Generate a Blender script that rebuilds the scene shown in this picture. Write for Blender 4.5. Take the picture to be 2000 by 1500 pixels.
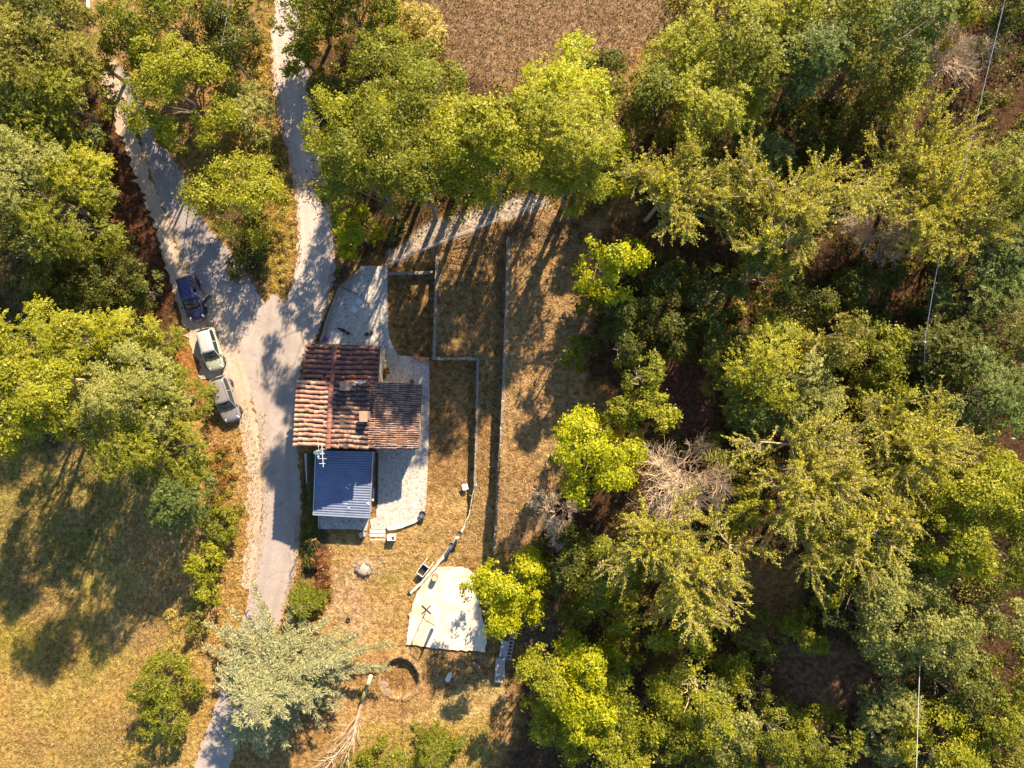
import bpy, bmesh, math, random
import numpy as np
from mathutils import Vector, Matrix
for o in list(bpy.data.objects): bpy.data.objects.remove(o, do_unlink=True)
SC = bpy.context.scene; COL = SC.collection
# ---------------------------------------------------------------- camera, sky, sun, exposure
H, F = 64.5, 1387.0                      # camera height over the road, focal length in pixels of a 2000 px wide picture
cd = bpy.data.cameras.new('camera'); cam = bpy.data.objects.new('camera', cd); COL.objects.link(cam)
cam.location = (0, 0, H); cd.sensor_width = 36; cd.lens = 36 * F / 2000; cd.clip_end = 3000
SC.camera = cam
SUN_DIR = Vector((-0.40, -0.917, 0)).normalized()      # the way shadows fall on the ground
SUN_EL = math.radians(34)
w = bpy.data.worlds.new('World'); SC.world = w; w.use_nodes = True
nt = w.node_tree; bg = nt.nodes['Background']; sk = nt.nodes.new('ShaderNodeTexSky'); sk.sky_type = 'NISHITA'
sk.sun_disc = False; sk.sun_elevation = SUN_EL
sk.sun_rotation = math.atan2(-SUN_DIR.x, -SUN_DIR.y)
sk.air_density = 1.3; sk.dust_density = 0.4; sk.ozone_density = 4.0
nt.links.new(sk.outputs[0], bg.inputs[0]); bg.inputs[1].default_value = 0.074
sl = bpy.data.lights.new('sun', 'SUN'); sl.energy = 5.0; sl.angle = math.radians(0.6); sl.color = (1, 0.81, 0.57)
so = bpy.data.objects.new('sun', sl); COL.objects.link(so)
ldir = Vector((SUN_DIR.x * math.cos(SUN_EL), SUN_DIR.y * math.cos(SUN_EL), -math.sin(SUN_EL)))
so.rotation_euler = ldir.to_track_quat('-Z', 'Y').to_euler(); so.location = (30, 60, 60)
SC.view_settings.view_transform = 'Standard'; SC.view_settings.look = 'None'
SC.view_settings.exposure = 1.62; SC.view_settings.gamma = 1.0
# ---------------------------------------------------------------- small helpers
RNG = np.random.default_rng(7)
def P(u, v, z=0.0):
    k = (H - z) / F
    return Vector(((u - 1000) * k, (750 - v) * k, z))
def sstep(a, b, x):
    t = np.clip((np.asarray(x, float) - a) / (b - a), 0, 1); return t * t * (3 - 2 * t)
def pip(X, Y, poly):
    X = np.asarray(X, float); Y = np.asarray(Y, float); ins = np.zeros(X.shape, bool); n = len(poly)
    for i in range(n):
        x1, y1 = poly[i][:2]; x2, y2 = poly[(i + 1) % n][:2]
        if y1 == y2: continue
        c = ((y1 > Y) != (y2 > Y)) & (X < (x2 - x1) * (Y - y1) / (y2 - y1) + x1); ins ^= c
    return ins
def noise2(X, Y, s, seed=0):
    r = np.random.default_rng(seed); out = 0
    for k in range(5):
        a = r.uniform(0, 6.28); f = (0.6 + 0.35 * k) / s; out = out + np.sin((X * math.cos(a) + Y * math.sin(a)) * f * 6.28 + r.uniform(0, 6.28) + 1.3 * np.sin((X * math.sin(a * 2) + Y * math.cos(a * 2)) * f * 3)) / (1 + .4 * k)
    return out / 3.0
# ---------------------------------------------------------------- the lie of the land
def curve_x(pts):      # list of (u, v) -> X as a function of Y, at road level
    ps = sorted([(P(u, v).y, P(u, v).x) for u, v in pts]); ys = [p[0] for p in ps]; xs = [p[1] for p in ps]
    return lambda Y: np.interp(Y, ys, xs)
XE = curve_x([(590, -300), (585, 0), (590, 100), (610, 200), (630, 300), (650, 400), (660, 500), (654, 560), (640, 610), (620, 665), (592, 745), (592, 870), (594, 1000), (590, 1100), (566, 1200), (510, 1320), (450, 1500), (400, 1800)])
XW = curve_x([(90, -300), (140, 0), (190, 200), (268, 400), (325, 550), (355, 700), (395, 850), (430, 1000), (430, 1200), (395, 1300), (320, 1500), (250, 1800)])
def lx(pts, z):
    ps = sorted([(P(u, v, z).y, P(u, v, z).x) for u, v in pts]); ys = [p[0] for p in ps]; xs = [p[1] for p in ps]
    return lambda Y: np.interp(Y, ys, xs)
yv = lambda v, z=0: P(0, v, z).y
L2 = lx([(992, 440), (988, 560), (983, 700), (977, 850), (970, 960), (964, 1080), (964, 1200)], 4.0)
L1A = lx([(851, 470), (849, 560), (845, 697)], 2.4)
L1B = lx([(931, 697), (929, 850), (925, 950), (916, 1005), (892, 1050), (850, 1105), (800, 1158), (780, 1300)], 2.0)
YC = yv(697, 2.4)      # the wall that faces south between the two
def t2h(Y): return 2.4 - 1.75 * sstep(yv(900, 2), yv(1160, 1), -np.asarray(Y) * -1) if False else 2.4 - 1.75 * (1 - sstep(yv(1160, 1), yv(900, 2), Y))
def gz(X, Y):
    X = np.asarray(X, float); Y = np.asarray(Y, float)
    xe = XE(Y); l2 = L2(Y)
    court = 1.2 - 0.6 * (1 - sstep(yv(1190, 1), yv(1000, 1), Y)) - 0.15 * (1 - sstep(yv(1400, 1), yv(1200, 1), Y))
    T2 = t2h(Y); T3 = T2 + 1.6 * sstep(yv(1240, 1), yv(1085, 1), Y) + 0.05 * np.clip(X - 2, 0, 60)
    inT2 = np.where(Y > YC, sstep(-0.02, 0.1, X - L1A(Y)), sstep(-0.02, 0.1, X - L1B(Y)))
    g = court + (np.maximum(T2, court) - court) * inT2
    g = g + (T3 - g) * sstep(-0.02, 0.1, X - l2)
    north = 4.0 * sstep(0, 17, X - xe) + 0.05 * np.clip(X - 2, 0, 60)
    nb = sstep(yv(524, 2), yv(512, 2), Y)
    nb2 = sstep(yv(520, 2), yv(450, 3), Y)
    nb = np.where(X < L1A(Y), nb, nb2)
    E = g + (north - g) * nb
    wid = np.where(Y > yv(540), 5.0, np.where(Y < yv(1110), 3.0, 0.9))
    z = E * sstep(0.1, 1, (X - xe) / wid)
    # the field falls away to the west
    d = XW(Y) - X
    z = z - 5.0 * sstep(0, 15, d) * (0.45 + 0.55 * (1 - sstep(yv(900), yv(500), Y)))
    amp = sstep(1, 8, d) + sstep(4, 12, X)
    z = z + amp * 0.22 * noise2(X, Y, 11, 3)
    # old round pool beside the fallen tree
    pc = P(781, 1325, .6); r = np.hypot(X - pc.x, Y - pc.y) * (1 + .04 * np.sin(3 * np.arctan2(Y - pc.y, X - pc.x)))
    z = z - 0.60 * (1 - sstep(1.55, 1.72, r)) + 0.20 * np.exp(-((r - 1.9) / .14) ** 2)
    fp = P(716, 1110, .6); r = np.hypot(X - fp.x, (Y - fp.y) * 1.3); z = z + 0.12 * np.exp(-(r / .8) ** 2)
    return z
def G(u, v, dz=0.0):
    z = 0.0
    for _ in range(6):
        p = P(u, v, z); z = 0.5 * z + 0.5 * (float(gz(p.x, p.y)) + dz)
    for _ in range(6):
        p = P(u, v, z); z = float(gz(p.x, p.y)) + dz
    return P(u, v, z)
# ---------------------------------------------------------------- objects and tags
def tag(o, label=None, cat=None, group=None, kind=None):
    if label: o['label'] = label
    if cat: o['category'] = cat
    if group: o['group'] = group
    if kind: o['kind'] = kind
    return o
def thing(name, label, cat, loc=(0, 0, 0), rz=0.0, group=None):
    o = bpy.data.objects.new(name, None); COL.objects.link(o); o.location = loc; o.rotation_euler = (0, 0, rz)
    o.empty_display_size = .2
    return tag(o, label, cat, group)
def link(name, me, mat=None, parent=None, loc=None):
    o = bpy.data.objects.new(name, me); COL.objects.link(o)
    if mat is not None and len(me.materials) == 0: me.materials.append(mat)
    if parent is not None: o.parent = parent
    if loc is not None: o.location = loc
    return o
class MB:
    """collects shapes into one mesh"""
    def __init__(s): s.v = []; s.f = []
    def add(s, vs, fs):
        b = len(s.v); s.v += [tuple(p) for p in vs]; s.f += [tuple(i + b for i in f) for f in fs]; return s
    def box(s, c, d, rz=0.0, M=None):
        x, y, z = d[0] / 2, d[1] / 2, d[2] / 2
        m = M if M is not None else Matrix.Rotation(rz, 3, 'Z')
        vs = [Vector(c) + m @ Vector((a * x, b * y, e * z)) for a in (-1, 1) for b in (-1, 1) for e in (-1, 1)]
        return s.add(vs, [(0, 1, 3, 2), (4, 6, 7, 5), (0, 4, 5, 1), (2, 3, 7, 6), (0, 2, 6, 4), (1, 5, 7, 3)])
    def bar(s, a, b, wd, ht=None):
        a = Vector(a); b = Vector(b); d = b - a; L = d.length; ht = ht or wd
        q = d.to_track_quat('X', 'Z').to_matrix()
        return s.box((a + b) / 2, (L, wd, ht), M=q)
    def tube(s, pts, rad, n=8, caps=True):
        pts = [Vector(p) for p in pts]; rads = rad if isinstance(rad, (list, tuple)) else [rad] * len(pts); b = len(s.v)
        ref = Vector((0, 0, 1))
        for i, p in enumerate(pts):
            d = (pts[min(i + 1, len(pts) - 1)] - pts[max(i - 1, 0)]).normalized()
            if abs(d.dot(ref)) > .95: ref = Vector((1, 0, 0))
            x = d.cross(ref).normalized(); y = d.cross(x)
            for k in range(n):
                a = k * 2 * math.pi / n; s.v.append(tuple(p + (x * math.cos(a) + y * math.sin(a)) * rads[i]))
        for i in range(len(pts) - 1):
            for k in range(n):
                s.f.append((b + i * n + k, b + i * n + (k + 1) % n, b + (i + 1) * n + (k + 1) % n, b + (i + 1) * n + k))
        if caps: s.f.append(tuple(b + k for k in range(n))); s.f.append(tuple(b + (len(pts) - 1) * n + k for k in reversed(range(n))))
        return s
    def lathe(s, c, prof, n=20):     # prof: list of (r, z)
        b = len(s.v)
        for r, z in prof:
            for k in range(n):
                a = k * 2 * math.pi / n; s.v.append((c[0] + r * math.cos(a), c[1] + r * math.sin(a), c[2] + z))
        for i in range(len(prof) - 1):
            for k in range(n): s.f.append((b + i * n + k, b + i * n + (k + 1) % n, b + (i + 1) * n + (k + 1) % n, b + (i + 1) * n + k))
        if prof[-1][0] > 1e-3: s.f.append(tuple(b + (len(prof) - 1) * n + k for k in range(n)))
        if prof[0][0] > 1e-3: s.f.append(tuple(b + k for k in reversed(range(n))))
        return s
    def prism(s, poly, z0, z1):
        n = len(poly); b = len(s.v)
        s.v += [(p[0], p[1], z0) for p in poly] + [(p[0], p[1], z1) for p in poly]
        s.f.append(tuple(b + i for i in reversed(range(n)))); s.f.append(tuple(b + n + i for i in range(n)))
        for i in range(n): s.f.append((b + i, b + (i + 1) % n, b + n + (i + 1) % n, b + n + i))
        return s
    def build(s, name, mat, parent=None, smooth=False, bevel=0.0, loc=None):
        me = bpy.data.meshes.new(name); me.from_pydata(s.v, [], s.f)
        bm = bmesh.new(); bm.from_mesh(me); bmesh.ops.recalc_face_normals(bm, faces=bm.faces); bm.to_mesh(me); bm.free()
        if smooth:
            for p in me.polygons: p.use_smooth = True
        o = link(name, me, mat, parent, loc)
        if bevel: m = o.modifiers.new('bevel', 'BEVEL'); m.width = bevel; m.segments = 2; m.limit_method = 'ANGLE'
        return o
def quads(name, V, mat, parent=None, tint=None, loc=None, extra=None):
    """V: (N,4,3) array -> one mesh of N quads; tint: one value per quad"""
    V = np.ascontiguousarray(V, dtype=np.float32); n = len(V); me = bpy.data.meshes.new(name)
    me.vertices.add(4 * n); me.loops.add(4 * n); me.polygons.add(n)
    me.vertices.foreach_set('co', V.reshape(-1)); me.loops.foreach_set('vertex_index', np.arange(4 * n, dtype=np.int32))
    me.polygons.foreach_set('loop_start', np.arange(0, 4 * n, 4, dtype=np.int32)); me.update(calc_edges=True)
    if tint is not None:
        a = me.attributes.new('tint', 'FLOAT', 'FACE'); a.data.foreach_set('value', np.ascontiguousarray(tint, dtype=np.float32))
    return link(name, me, mat, parent, loc)
def segs(name, A, B, RA, RB, mat, parent=None, n=5):
    """tapered tube pieces from arrays of ends"""
    A = np.asarray(A, float); B = np.asarray(B, float); RA = np.asarray(RA, float); RB = np.asarray(RB, float)
    d = B - A; d /= np.linalg.norm(d, axis=1, keepdims=True) + 1e-9
    ref = np.where(np.abs(d[:, 2:3]) > .9, [[1., 0, 0]], [[0, 0, 1.]]); x = np.cross(d, ref); x /= np.linalg.norm(x, axis=1, keepdims=True); y = np.cross(d, x)
    Q = []
    for k in range(n):
        a0 = k * 2 * math.pi / n; a1 = (k + 1) * 2 * math.pi / n
        o0 = x * math.cos(a0) + y * math.sin(a0); o1 = x * math.cos(a1) + y * math.sin(a1)
        Q.append(np.stack([A + o0 * RA[:, None], A + o1 * RA[:, None], B + o1 * RB[:, None], B + o0 * RB[:, None]], 1))
    return quads(name, np.concatenate(Q), mat, parent)
# ---------------------------------------------------------------- materials
def nodemat(name):
    m = bpy.data.materials.new(name); m.use_nodes = True; t = m.node_tree; return m, t, t.nodes['Principled BSDF']
def N(t, kind, **kw):
    n = t.nodes.new(kind)
    for k, v in kw.items():
        if k in n.inputs: n.inputs[k].default_value = v
        else: setattr(n, k, v)
    return n
def mixc(t, fac, a, b, mode='MIX'):
    n = t.nodes.new('ShaderNodeMix'); n.data_type = 'RGBA'; n.blend_type = mode
    for s, x in ((0, fac), (6, a), (7, b)):
        if hasattr(x, 'links'): t.links.new(x, n.inputs[s])
        elif isinstance(x, (int, float)): n.inputs[s].default_value = x
        else: n.inputs[s].default_value = (*x, 1)
    return n.outputs[2]
def ramp(t, fac, a, b):
    n = t.nodes.new('ShaderNodeMapRange'); n.inputs['From Min'].default_value = a; n.inputs['From Max'].default_value = b
    t.links.new(fac, n.inputs['Value']); return n.outputs[0]
def mul(t, a, b, op='MULTIPLY'):
    n = t.nodes.new('ShaderNodeMath'); n.operation = op
    for i, x in enumerate((a, b)):
        if hasattr(x, 'links'): t.links.new(x, n.inputs[i])
        else: n.inputs[i].default_value = x
    return n.outputs[0]
def noise(t, scale, detail=6, rough=.6, co=None):
    n = N(t, 'ShaderNodeTexNoise', Scale=scale, Detail=detail, Roughness=rough)
    if co is not None: t.links.new(co, n.inputs['Vector'])
    return n.outputs[0]
def bump(t, p, h, dist, strength=1.0):
    b = N(t, 'ShaderNodeBump', Strength=strength, Distance=dist); t.links.new(h, b.inputs['Height']); t.links.new(b.outputs[0], p.inputs['Normal'])
def geo(t): return t.nodes.new('ShaderNodeNewGeometry').outputs['Position']
def simple(name, col, rough=.7, metal=0.0, var=.25, scale=6, bmp=0.01, spec=None):
    m, t, p = nodemat(name); g = t.nodes.new('ShaderNodeTexCoord').outputs['Object']; n = noise(t, scale, 6, .65, g); n2 = noise(t, scale * 7, 4, .6, g)
    c = mixc(t, ramp(t, n, .3, .7), [x * (1 - var) for x in col], [min(1, x * (1 + var)) for x in col])
    c = mixc(t, .35, c, mixc(t, ramp(t, n2, .35, .65), [x * (1 - var) for x in col], [min(1, x * (1 + var)) for x in col]))
    t.links.new(c, p.inputs['Base Color']); p.inputs['Roughness'].default_value = rough; p.inputs['Metallic'].default_value = metal
    if spec is not None: p.inputs['Specular IOR Level'].default_value = spec
    if bmp: bump(t, p, n2, bmp)
    return m
def leafmat(name, c1, c2, c3=None, trans=.35):
    m = bpy.data.materials.new(name); m.use_nodes = True; t = m.node_tree; t.nodes.clear()
    out = t.nodes.new('ShaderNodeOutputMaterial'); at = N(t, 'ShaderNodeAttribute', attribute_name='tint')
    c = mixc(t, at.outputs['Fac'], c1, c2)
    if c3: c = mixc(t, ramp(t, at.outputs['Fac'], .86, .97), c, c3)
    d = t.nodes.new('ShaderNodeBsdfDiffuse'); tr = t.nodes.new('ShaderNodeBsdfTranslucent'); gl = N(t, 'ShaderNodeBsdfGlossy', Roughness=.45)
    gl.inputs[0].default_value = (1, 1, 1, 1)
    c2_ = mixc(t, 1.0, c, (1.25, 1.2, .45), 'MULTIPLY')
    t.links.new(c, d.inputs[0]); t.links.new(c2_, tr.inputs[0])
    m1 = N(t, 'ShaderNodeMixShader'); m1.inputs[0].default_value = trans; t.links.new(d.outputs[0], m1.inputs[1]); t.links.new(tr.outputs[0], m1.inputs[2])
    m2 = N(t, 'ShaderNodeMixShader'); m2.inputs[0].default_value = .012; t.links.new(m1.outputs[0], m2.inputs[1]); t.links.new(gl.outputs[0], m2.inputs[2])
    t.links.new(m2.outputs[0], out.inputs[0]); return m
LM = {
 'lime': leafmat('leaf_lime', (.16, .18, .010), (.38, .37, .028), (.44, .33, .03)),
 'yellow': leafmat('leaf_yellow', (.21, .24, .006), (.48, .48, .012), (.56, .42, .02)),
 'green': leafmat('leaf_green', (.095, .115, .010), (.27, .275, .025), (.34, .29, .03)),
 'olive': leafmat('leaf_olive', (.12, .115, .018), (.28, .26, .040), (.30, .20, .05)),
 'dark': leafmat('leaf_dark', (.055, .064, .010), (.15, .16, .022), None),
 'teal': leafmat('leaf_teal', (.070, .100, .026), (.18, .22, .045), None),
 'sage': leafmat('leaf_sage', (.16, .17, .040), (.34, .34, .085), (.38, .33, .09)),
 'silver': leafmat('leaf_silver', (.20, .21, .095), (.47, .46, .24), (.34, .29, .13), .2),
 'shoots': leafmat('leaf_shoots', (.25, .25, .018), (.52, .50, .045), (.40, .27, .07)),
 'straw': leafmat('leaf_straw', (.30, .24, .05), (.50, .40, .10), (.28, .27, .04)),
 'rust': leafmat('leaf_rust', (.16, .055, .02), (.34, .16, .04), (.16, .15, .03)),
}
bark = simple('bark', (.17, .13, .10), .9, var=.4, bmp=.03); bark_pale = simple('bark_pale', (.50, .40, .30), .85, var=.25, scale=3)
bark_dead = simple('bark_dead', (.50, .38, .26), .85, var=.2, scale=3)
bark_twig = simple('bark_twig', (.34, .26, .18), .9, var=.3, scale=3)
wood_grey = simple('wood_grey', (.38, .34, .33), .8, var=.25, scale=4); wood_brown = simple('wood_brown', (.22, .13, .08), .8, var=.35)
rust = simple('rusty_iron', (.20, .09, .05), .8, .3); steel = simple('steel', (.55, .55, .56), .35, .9, .08, bmp=0)
white_paint = simple('white_paint', (.78, .78, .76), .45, var=.05, bmp=0); black_rubber = simple('rubber', (.018, .018, .02), .75, var=.2, bmp=0)
concrete = simple('concrete', (.42, .39, .35), .9, var=.15); terracotta = simple('terracotta', (.45, .17, .08), .8, var=.2)
# ---------------------------------------------------------------- terrain sheet
def axis(lo, f0, f1, hi, fine, mid, big):
    a = list(np.arange(f0, f1, fine)); x = f1
    while x < hi: a.append(x); x += mid
    st = mid
    while x < big: a.append(x); x += st; st *= 1.35
    a.append(big); x = f0 - mid; b = []
    while x > lo: b.append(x); x -= mid
    st = mid
    while x > -big: b.append(x); x -= st; st *= 1.35
    b.append(-big); return np.array(sorted(b) + a)
xs = axis(-60, -22, 4, 60, .14, .4, 900); ys = axis(-48, -30, 16, 48, .2, .4, 900)
XX, YY = np.meshgrid(xs, ys); nx, ny = len(xs), len(ys)
ZZ = gz(XX, YY) + .05 * noise2(XX, YY, 3.1, 11) * (sstep(1, 5, XW(YY) - XX) + sstep(3, 6, XX))
UU = 1000 + XX * F / (H - ZZ); VV = 750 - YY * F / (H - ZZ)      # where each spot of ground lies, for laying out soils
def soft(poly, blur=0.0, jit=9.0, seed=1):
    ju = UU + jit * noise2(XX, YY, 2.3, seed); jv = VV + jit * noise2(XX, YY, 2.1, seed + 50)
    if not blur: return pip(ju, jv, poly).astype(float)
    acc = 0; k = 0
    for a in range(8):
        for r in (.45, 1.0):
            acc = acc + pip(ju + blur * r * math.cos(a * .785), jv + blur * r * math.sin(a * .785), poly); k += 1
    return acc / k
soil = np.zeros((ny, nx, 3)); soil[:] = (.40, .25, .10)                    # dry golden grass
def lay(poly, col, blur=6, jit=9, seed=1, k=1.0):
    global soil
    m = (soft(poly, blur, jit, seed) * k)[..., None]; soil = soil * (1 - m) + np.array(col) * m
INF = 90000
lay([(-INF, -INF), (210, -INF), (210, 100), (330, 500), (400, 700), (400, 900), (420, 1500), (-INF, INF)], (.50, .34, .12), 14, seed=2)     # west field
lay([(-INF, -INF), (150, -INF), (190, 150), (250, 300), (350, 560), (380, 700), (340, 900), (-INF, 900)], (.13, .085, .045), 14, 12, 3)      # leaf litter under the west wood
lay([(150, 180), (215, 200), (300, 420), (350, 560), (320, 640), (260, 560), (190, 340)], (.13, .06, .035), 10, 12, 4)                      # reddish bracken bank
lay([(-INF, 1150), (110, 1200), (230, 1280), (160, 1350), (60, 1300), (-INF, 1300)], (.36, .31, .05), 30, 20, 5, .8)
lay([(-INF, 870), (270, 880), (300, 1000), (190, 1180), (60, 1200), (-INF, 1180)], (.25, .22, .07), 20, 20, 6, .8)
lay([(260, 960), (370, 1000), (370, 1180), (300, 1260), (200, 1280), (180, 1200)], (.33, .22, .12), 20, 20, 7, .7)
rgp = random.Random(12)
for k in range(34):
    cu, cv = rgp.uniform(-20, 380), rgp.uniform(880, 1500); ru = rgp.uniform(14, 50); q = [(cu + ru * math.cos(a) * rgp.uniform(.6, 1.2) - ru * .5 * math.sin(a), cv + ru * 1.5 * math.sin(a) * rgp.uniform(.6, 1.2)) for a in [i * .785 for i in range(8)]]
    lay(q, rgp.choice([(.34, .30, .07), (.50, .38, .16), (.32, .20, .10), (.52, .42, .12), (.28, .24, .08)]), 14, 10, 40 + k % 7, .55)  # field tone streaks; the brown ones put patchy shade into the soil colour
for k in range(26):
    cu, cv = rgp.choice([(rgp.uniform(640, 930), rgp.uniform(1060, 1420)), (rgp.uniform(990, 1120), rgp.uniform(450, 1060)), (rgp.uniform(840, 1300), rgp.uniform(0, 140))]); ru = rgp.uniform(8, 28)
    lay([(cu + ru * math.cos(i * .785) * rgp.uniform(.6, 1.2), cv + ru * 1.3 * math.sin(i * .785) * rgp.uniform(.6, 1.2)) for i in range(8)], rgp.choice([(.30, .18, .09), (.56, .42, .24), (.36, .28, .10), (.60, .46, .28)]), 9, 8, 60 + k % 7, .5)
lay([(380, 850), (470, 790), (510, 900), (505, 1000), (480, 1190), (460, 1250), (390, 1260), (400, 1000)], (.46, .30, .10), 8, 10, 8)        # verge
lay([(415, 830), (485, 760), (502, 850), (505, 980), (470, 970), (440, 900)], (.58, .38, .17), 8, 10, 81, .8)
lay([(800, -INF), (2000, -INF), (1400, -100), (1330, 60), (1250, 90), (1160, 140), (1040, 150), (930, 190), (850, 130), (800, 60)], (.36, .25, .15), 8, 9, 9)   # stubble
lay([(770, 20), (860, 20), (865, 110), (800, 120)], (.50, .38, .08), 10, 8, 10)
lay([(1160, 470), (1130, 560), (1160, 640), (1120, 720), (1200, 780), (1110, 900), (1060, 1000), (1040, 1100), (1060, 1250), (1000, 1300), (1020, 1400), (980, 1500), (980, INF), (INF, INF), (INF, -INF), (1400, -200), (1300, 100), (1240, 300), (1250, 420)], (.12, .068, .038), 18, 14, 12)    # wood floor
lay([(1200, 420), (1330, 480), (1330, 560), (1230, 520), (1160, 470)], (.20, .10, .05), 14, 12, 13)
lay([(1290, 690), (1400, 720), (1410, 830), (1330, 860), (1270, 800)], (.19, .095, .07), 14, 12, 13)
lay([(1440, 1100), (1560, 1080), (1570, 1200), (1500, 1260), (1400, 1230)], (.44, .25, .10), 14, 12, 13)
lay([(1520, 1250), (1700, 1260), (1740, 1340), (1620, 1400), (1520, 1340)], (.27, .16, .10), 14, 12, 14)
lay([(1270, 1260), (1350, 1250), (1330, 1350), (1270, 1340)], (.36, .22, .07), 14, 12, 13)
lay([(1000, 1190), (1100, 1180), (1110, 1290), (1000, 1260)], (.19, .14, .09), 14, 9, 14)
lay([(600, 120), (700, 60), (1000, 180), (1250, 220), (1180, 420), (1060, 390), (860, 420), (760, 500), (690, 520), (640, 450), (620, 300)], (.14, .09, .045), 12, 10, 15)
lay([(990, 400), (1170, 430), (1150, 700), (1110, 900), (1040, 1080), (965, 1080), (985, 700)], (.46, .30, .16), 6, 6, 16)                  # top terrace
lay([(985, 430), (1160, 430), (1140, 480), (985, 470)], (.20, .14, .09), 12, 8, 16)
lay([(850, 440), (990, 440), (985, 700), (960, 1080), (930, 1080), (928, 700), (845, 695)], (.34, .21, .10), 4, 3, 17)                        # second terrace
lay([(757, 535), (842, 530), (842, 692), (790, 696), (762, 640)], (.30, .185, .075), 3, 3, 18)
lay([(838, 712), (926, 712), (922, 900), (905, 1000), (832, 1000)], (.36, .22, .10), 3, 3, 19)
lay([(835, 960), (960, 950), (960, 1090), (900, 1090), (800, 1160), (640, 1170), (630, 1060), (740, 1050), (830, 1000)], (.56, .38, .165), 8, 6, 20)
lay([(640, 1160), (800, 1160), (800, 1280), (960, 1280), (940, 1350), (800, 1420), (660, 1440), (600, 1300)], (.54, .36, .17), 10, 8, 21)
lay([(640, 1110), (700, 1130), (730, 1210), (700, 1260), (640, 1200)], (.60, .43, .28), 14, 8, 22, .85)
lay([(690, 1090), (745, 1090), (755, 1115), (720, 1130), (685, 1125)], (.66, .50, .34), 8, 5, 23)
lay([(740, 1100), (795, 1110), (780, 1150), (740, 1150)], (.35, .32, .09), 14, 6, 24, .6)
lay([(690, 1290), (830, 1270), (950, 1285), (940, 1330), (870, 1360), (800, 1400), (700, 1380)], (.42, .27, .125), 10, 7, 25)
lay([(781 + 42 * math.cos(i * .4), 1325 + 42 * math.sin(i * .4)) for i in range(16)], (.50, .36, .20), 1.5, 1, 36)
lay([(781 + 35 * math.cos(i * .4), 1325 + 35 * math.sin(i * .4)) for i in range(16)], (.36, .22, .10), 1.5, 1, 37)
lay([(850, 1370), (930, 1330), (985, 1340), (980, 1380), (900, 1420), (820, 1440), (790, 1420)], (.62, .48, .22), 12, 10, 26, .85)
lay([(700, 1420), (860, 1410), (960, 1400), (960, 1500), (960, 1700), (660, 1700)], (.42, .34, .085), 12, 10, 27, .8)
lay([(520, 560), (400, 330), (370, 300), (480, 100), (530, 0), (545, 250), (572, 400), (575, 520), (545, 590)], (.37, .255, .075), 6, 6, 28)  # strip between the lanes
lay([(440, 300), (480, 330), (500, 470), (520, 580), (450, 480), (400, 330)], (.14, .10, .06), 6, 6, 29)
lay([(160, -100), (215, -100), (212, 60), (236, 150), (200, 170), (172, 60)], (.48, .33, .16), 6, 6, 35)
lay([(755, 500), (830, 440), (900, 415), (980, 390), (1060, 380), (1080, 400), (1000, 425), (900, 455), (820, 490), (765, 520)], (.64, .53, .45), 5, 5, 30)  # trodden path
lay([(592, 880), (640, 880), (640, 1060), (630, 1120), (590, 1130)], (.11, .10, .05), 5, 4, 31)                                               # ditch
lay([(640, 530), (700, 510), (660, 565), (625, 668), (612, 668), (640, 600)], (.15, .11, .07), 4, 4, 32)
lay([(620, 1070), (645, 1070), (650, 1180), (610, 1180)], (.26, .12, .06), 4, 4, 33)
lay([(330, 600), (355, 640), (420, 760), (440, 850), (400, 830), (340, 700)], (.40, .20, .07), 8, 7, 34)
me = bpy.data.meshes.new('ground'); nv = nx * ny
me.vertices.add(nv); me.vertices.foreach_set('co', np.stack([XX, YY, ZZ], -1).astype(np.float32).reshape(-1))
ii = np.arange((nx - 1) * (ny - 1)); r_ = ii // (nx - 1); c_ = ii % (nx - 1); a_ = r_ * nx + c_
me.loops.add(4 * len(ii)); me.polygons.add(len(ii))
me.loops.foreach_set('vertex_index', np.stack([a_, a_ + 1, a_ + nx + 1, a_ + nx], 1).astype(np.int32).reshape(-1))
me.polygons.foreach_set('loop_start', np.arange(0, 4 * len(ii), 4, dtype=np.int32)); me.update(calc_edges=True)
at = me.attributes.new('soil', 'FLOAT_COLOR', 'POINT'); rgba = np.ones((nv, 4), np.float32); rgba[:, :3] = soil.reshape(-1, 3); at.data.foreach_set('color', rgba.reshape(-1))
for p in me.polygons: p.use_smooth = True
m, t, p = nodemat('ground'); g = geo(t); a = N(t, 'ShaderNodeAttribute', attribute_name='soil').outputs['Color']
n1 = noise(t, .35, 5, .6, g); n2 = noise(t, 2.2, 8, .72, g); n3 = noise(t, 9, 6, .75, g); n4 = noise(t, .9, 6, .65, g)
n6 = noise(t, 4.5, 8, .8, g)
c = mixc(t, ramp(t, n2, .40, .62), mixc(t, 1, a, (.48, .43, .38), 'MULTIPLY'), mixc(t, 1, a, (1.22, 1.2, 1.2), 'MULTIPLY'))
c = mixc(t, mul(t, ramp(t, n6, .52, .38), .6), c, mixc(t, 1, c, (.38, .33, .28), 'MULTIPLY'))
c = mixc(t, mul(t, ramp(t, n6, .57, .68), .6), c, mixc(t, 1, c, (1.45, 1.5, 1.6), 'MULTIPLY'))
c = mixc(t, mul(t, ramp(t, n4, .48, .62), .45), c, mixc(t, 1, c, (.74, .90, .50), 'MULTIPLY'))
c = mixc(t, mul(t, ramp(t, n1, .45, .7), .35), c, mixc(t, 1, c, (1.25, 1.05, .9), 'MULTIPLY'))
n5 = noise(t, 24, 4, .7, g)
c = mixc(t, mul(t, ramp(t, n3, .46, .34), .5), c, mixc(t, 1, c, (.45, .43, .42), 'MULTIPLY'))
c = mixc(t, mul(t, ramp(t, n5, .54, .68), .45), c, mixc(t, 1, c, (1.5, 1.5, 1.5), 'MULTIPLY'))
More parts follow.
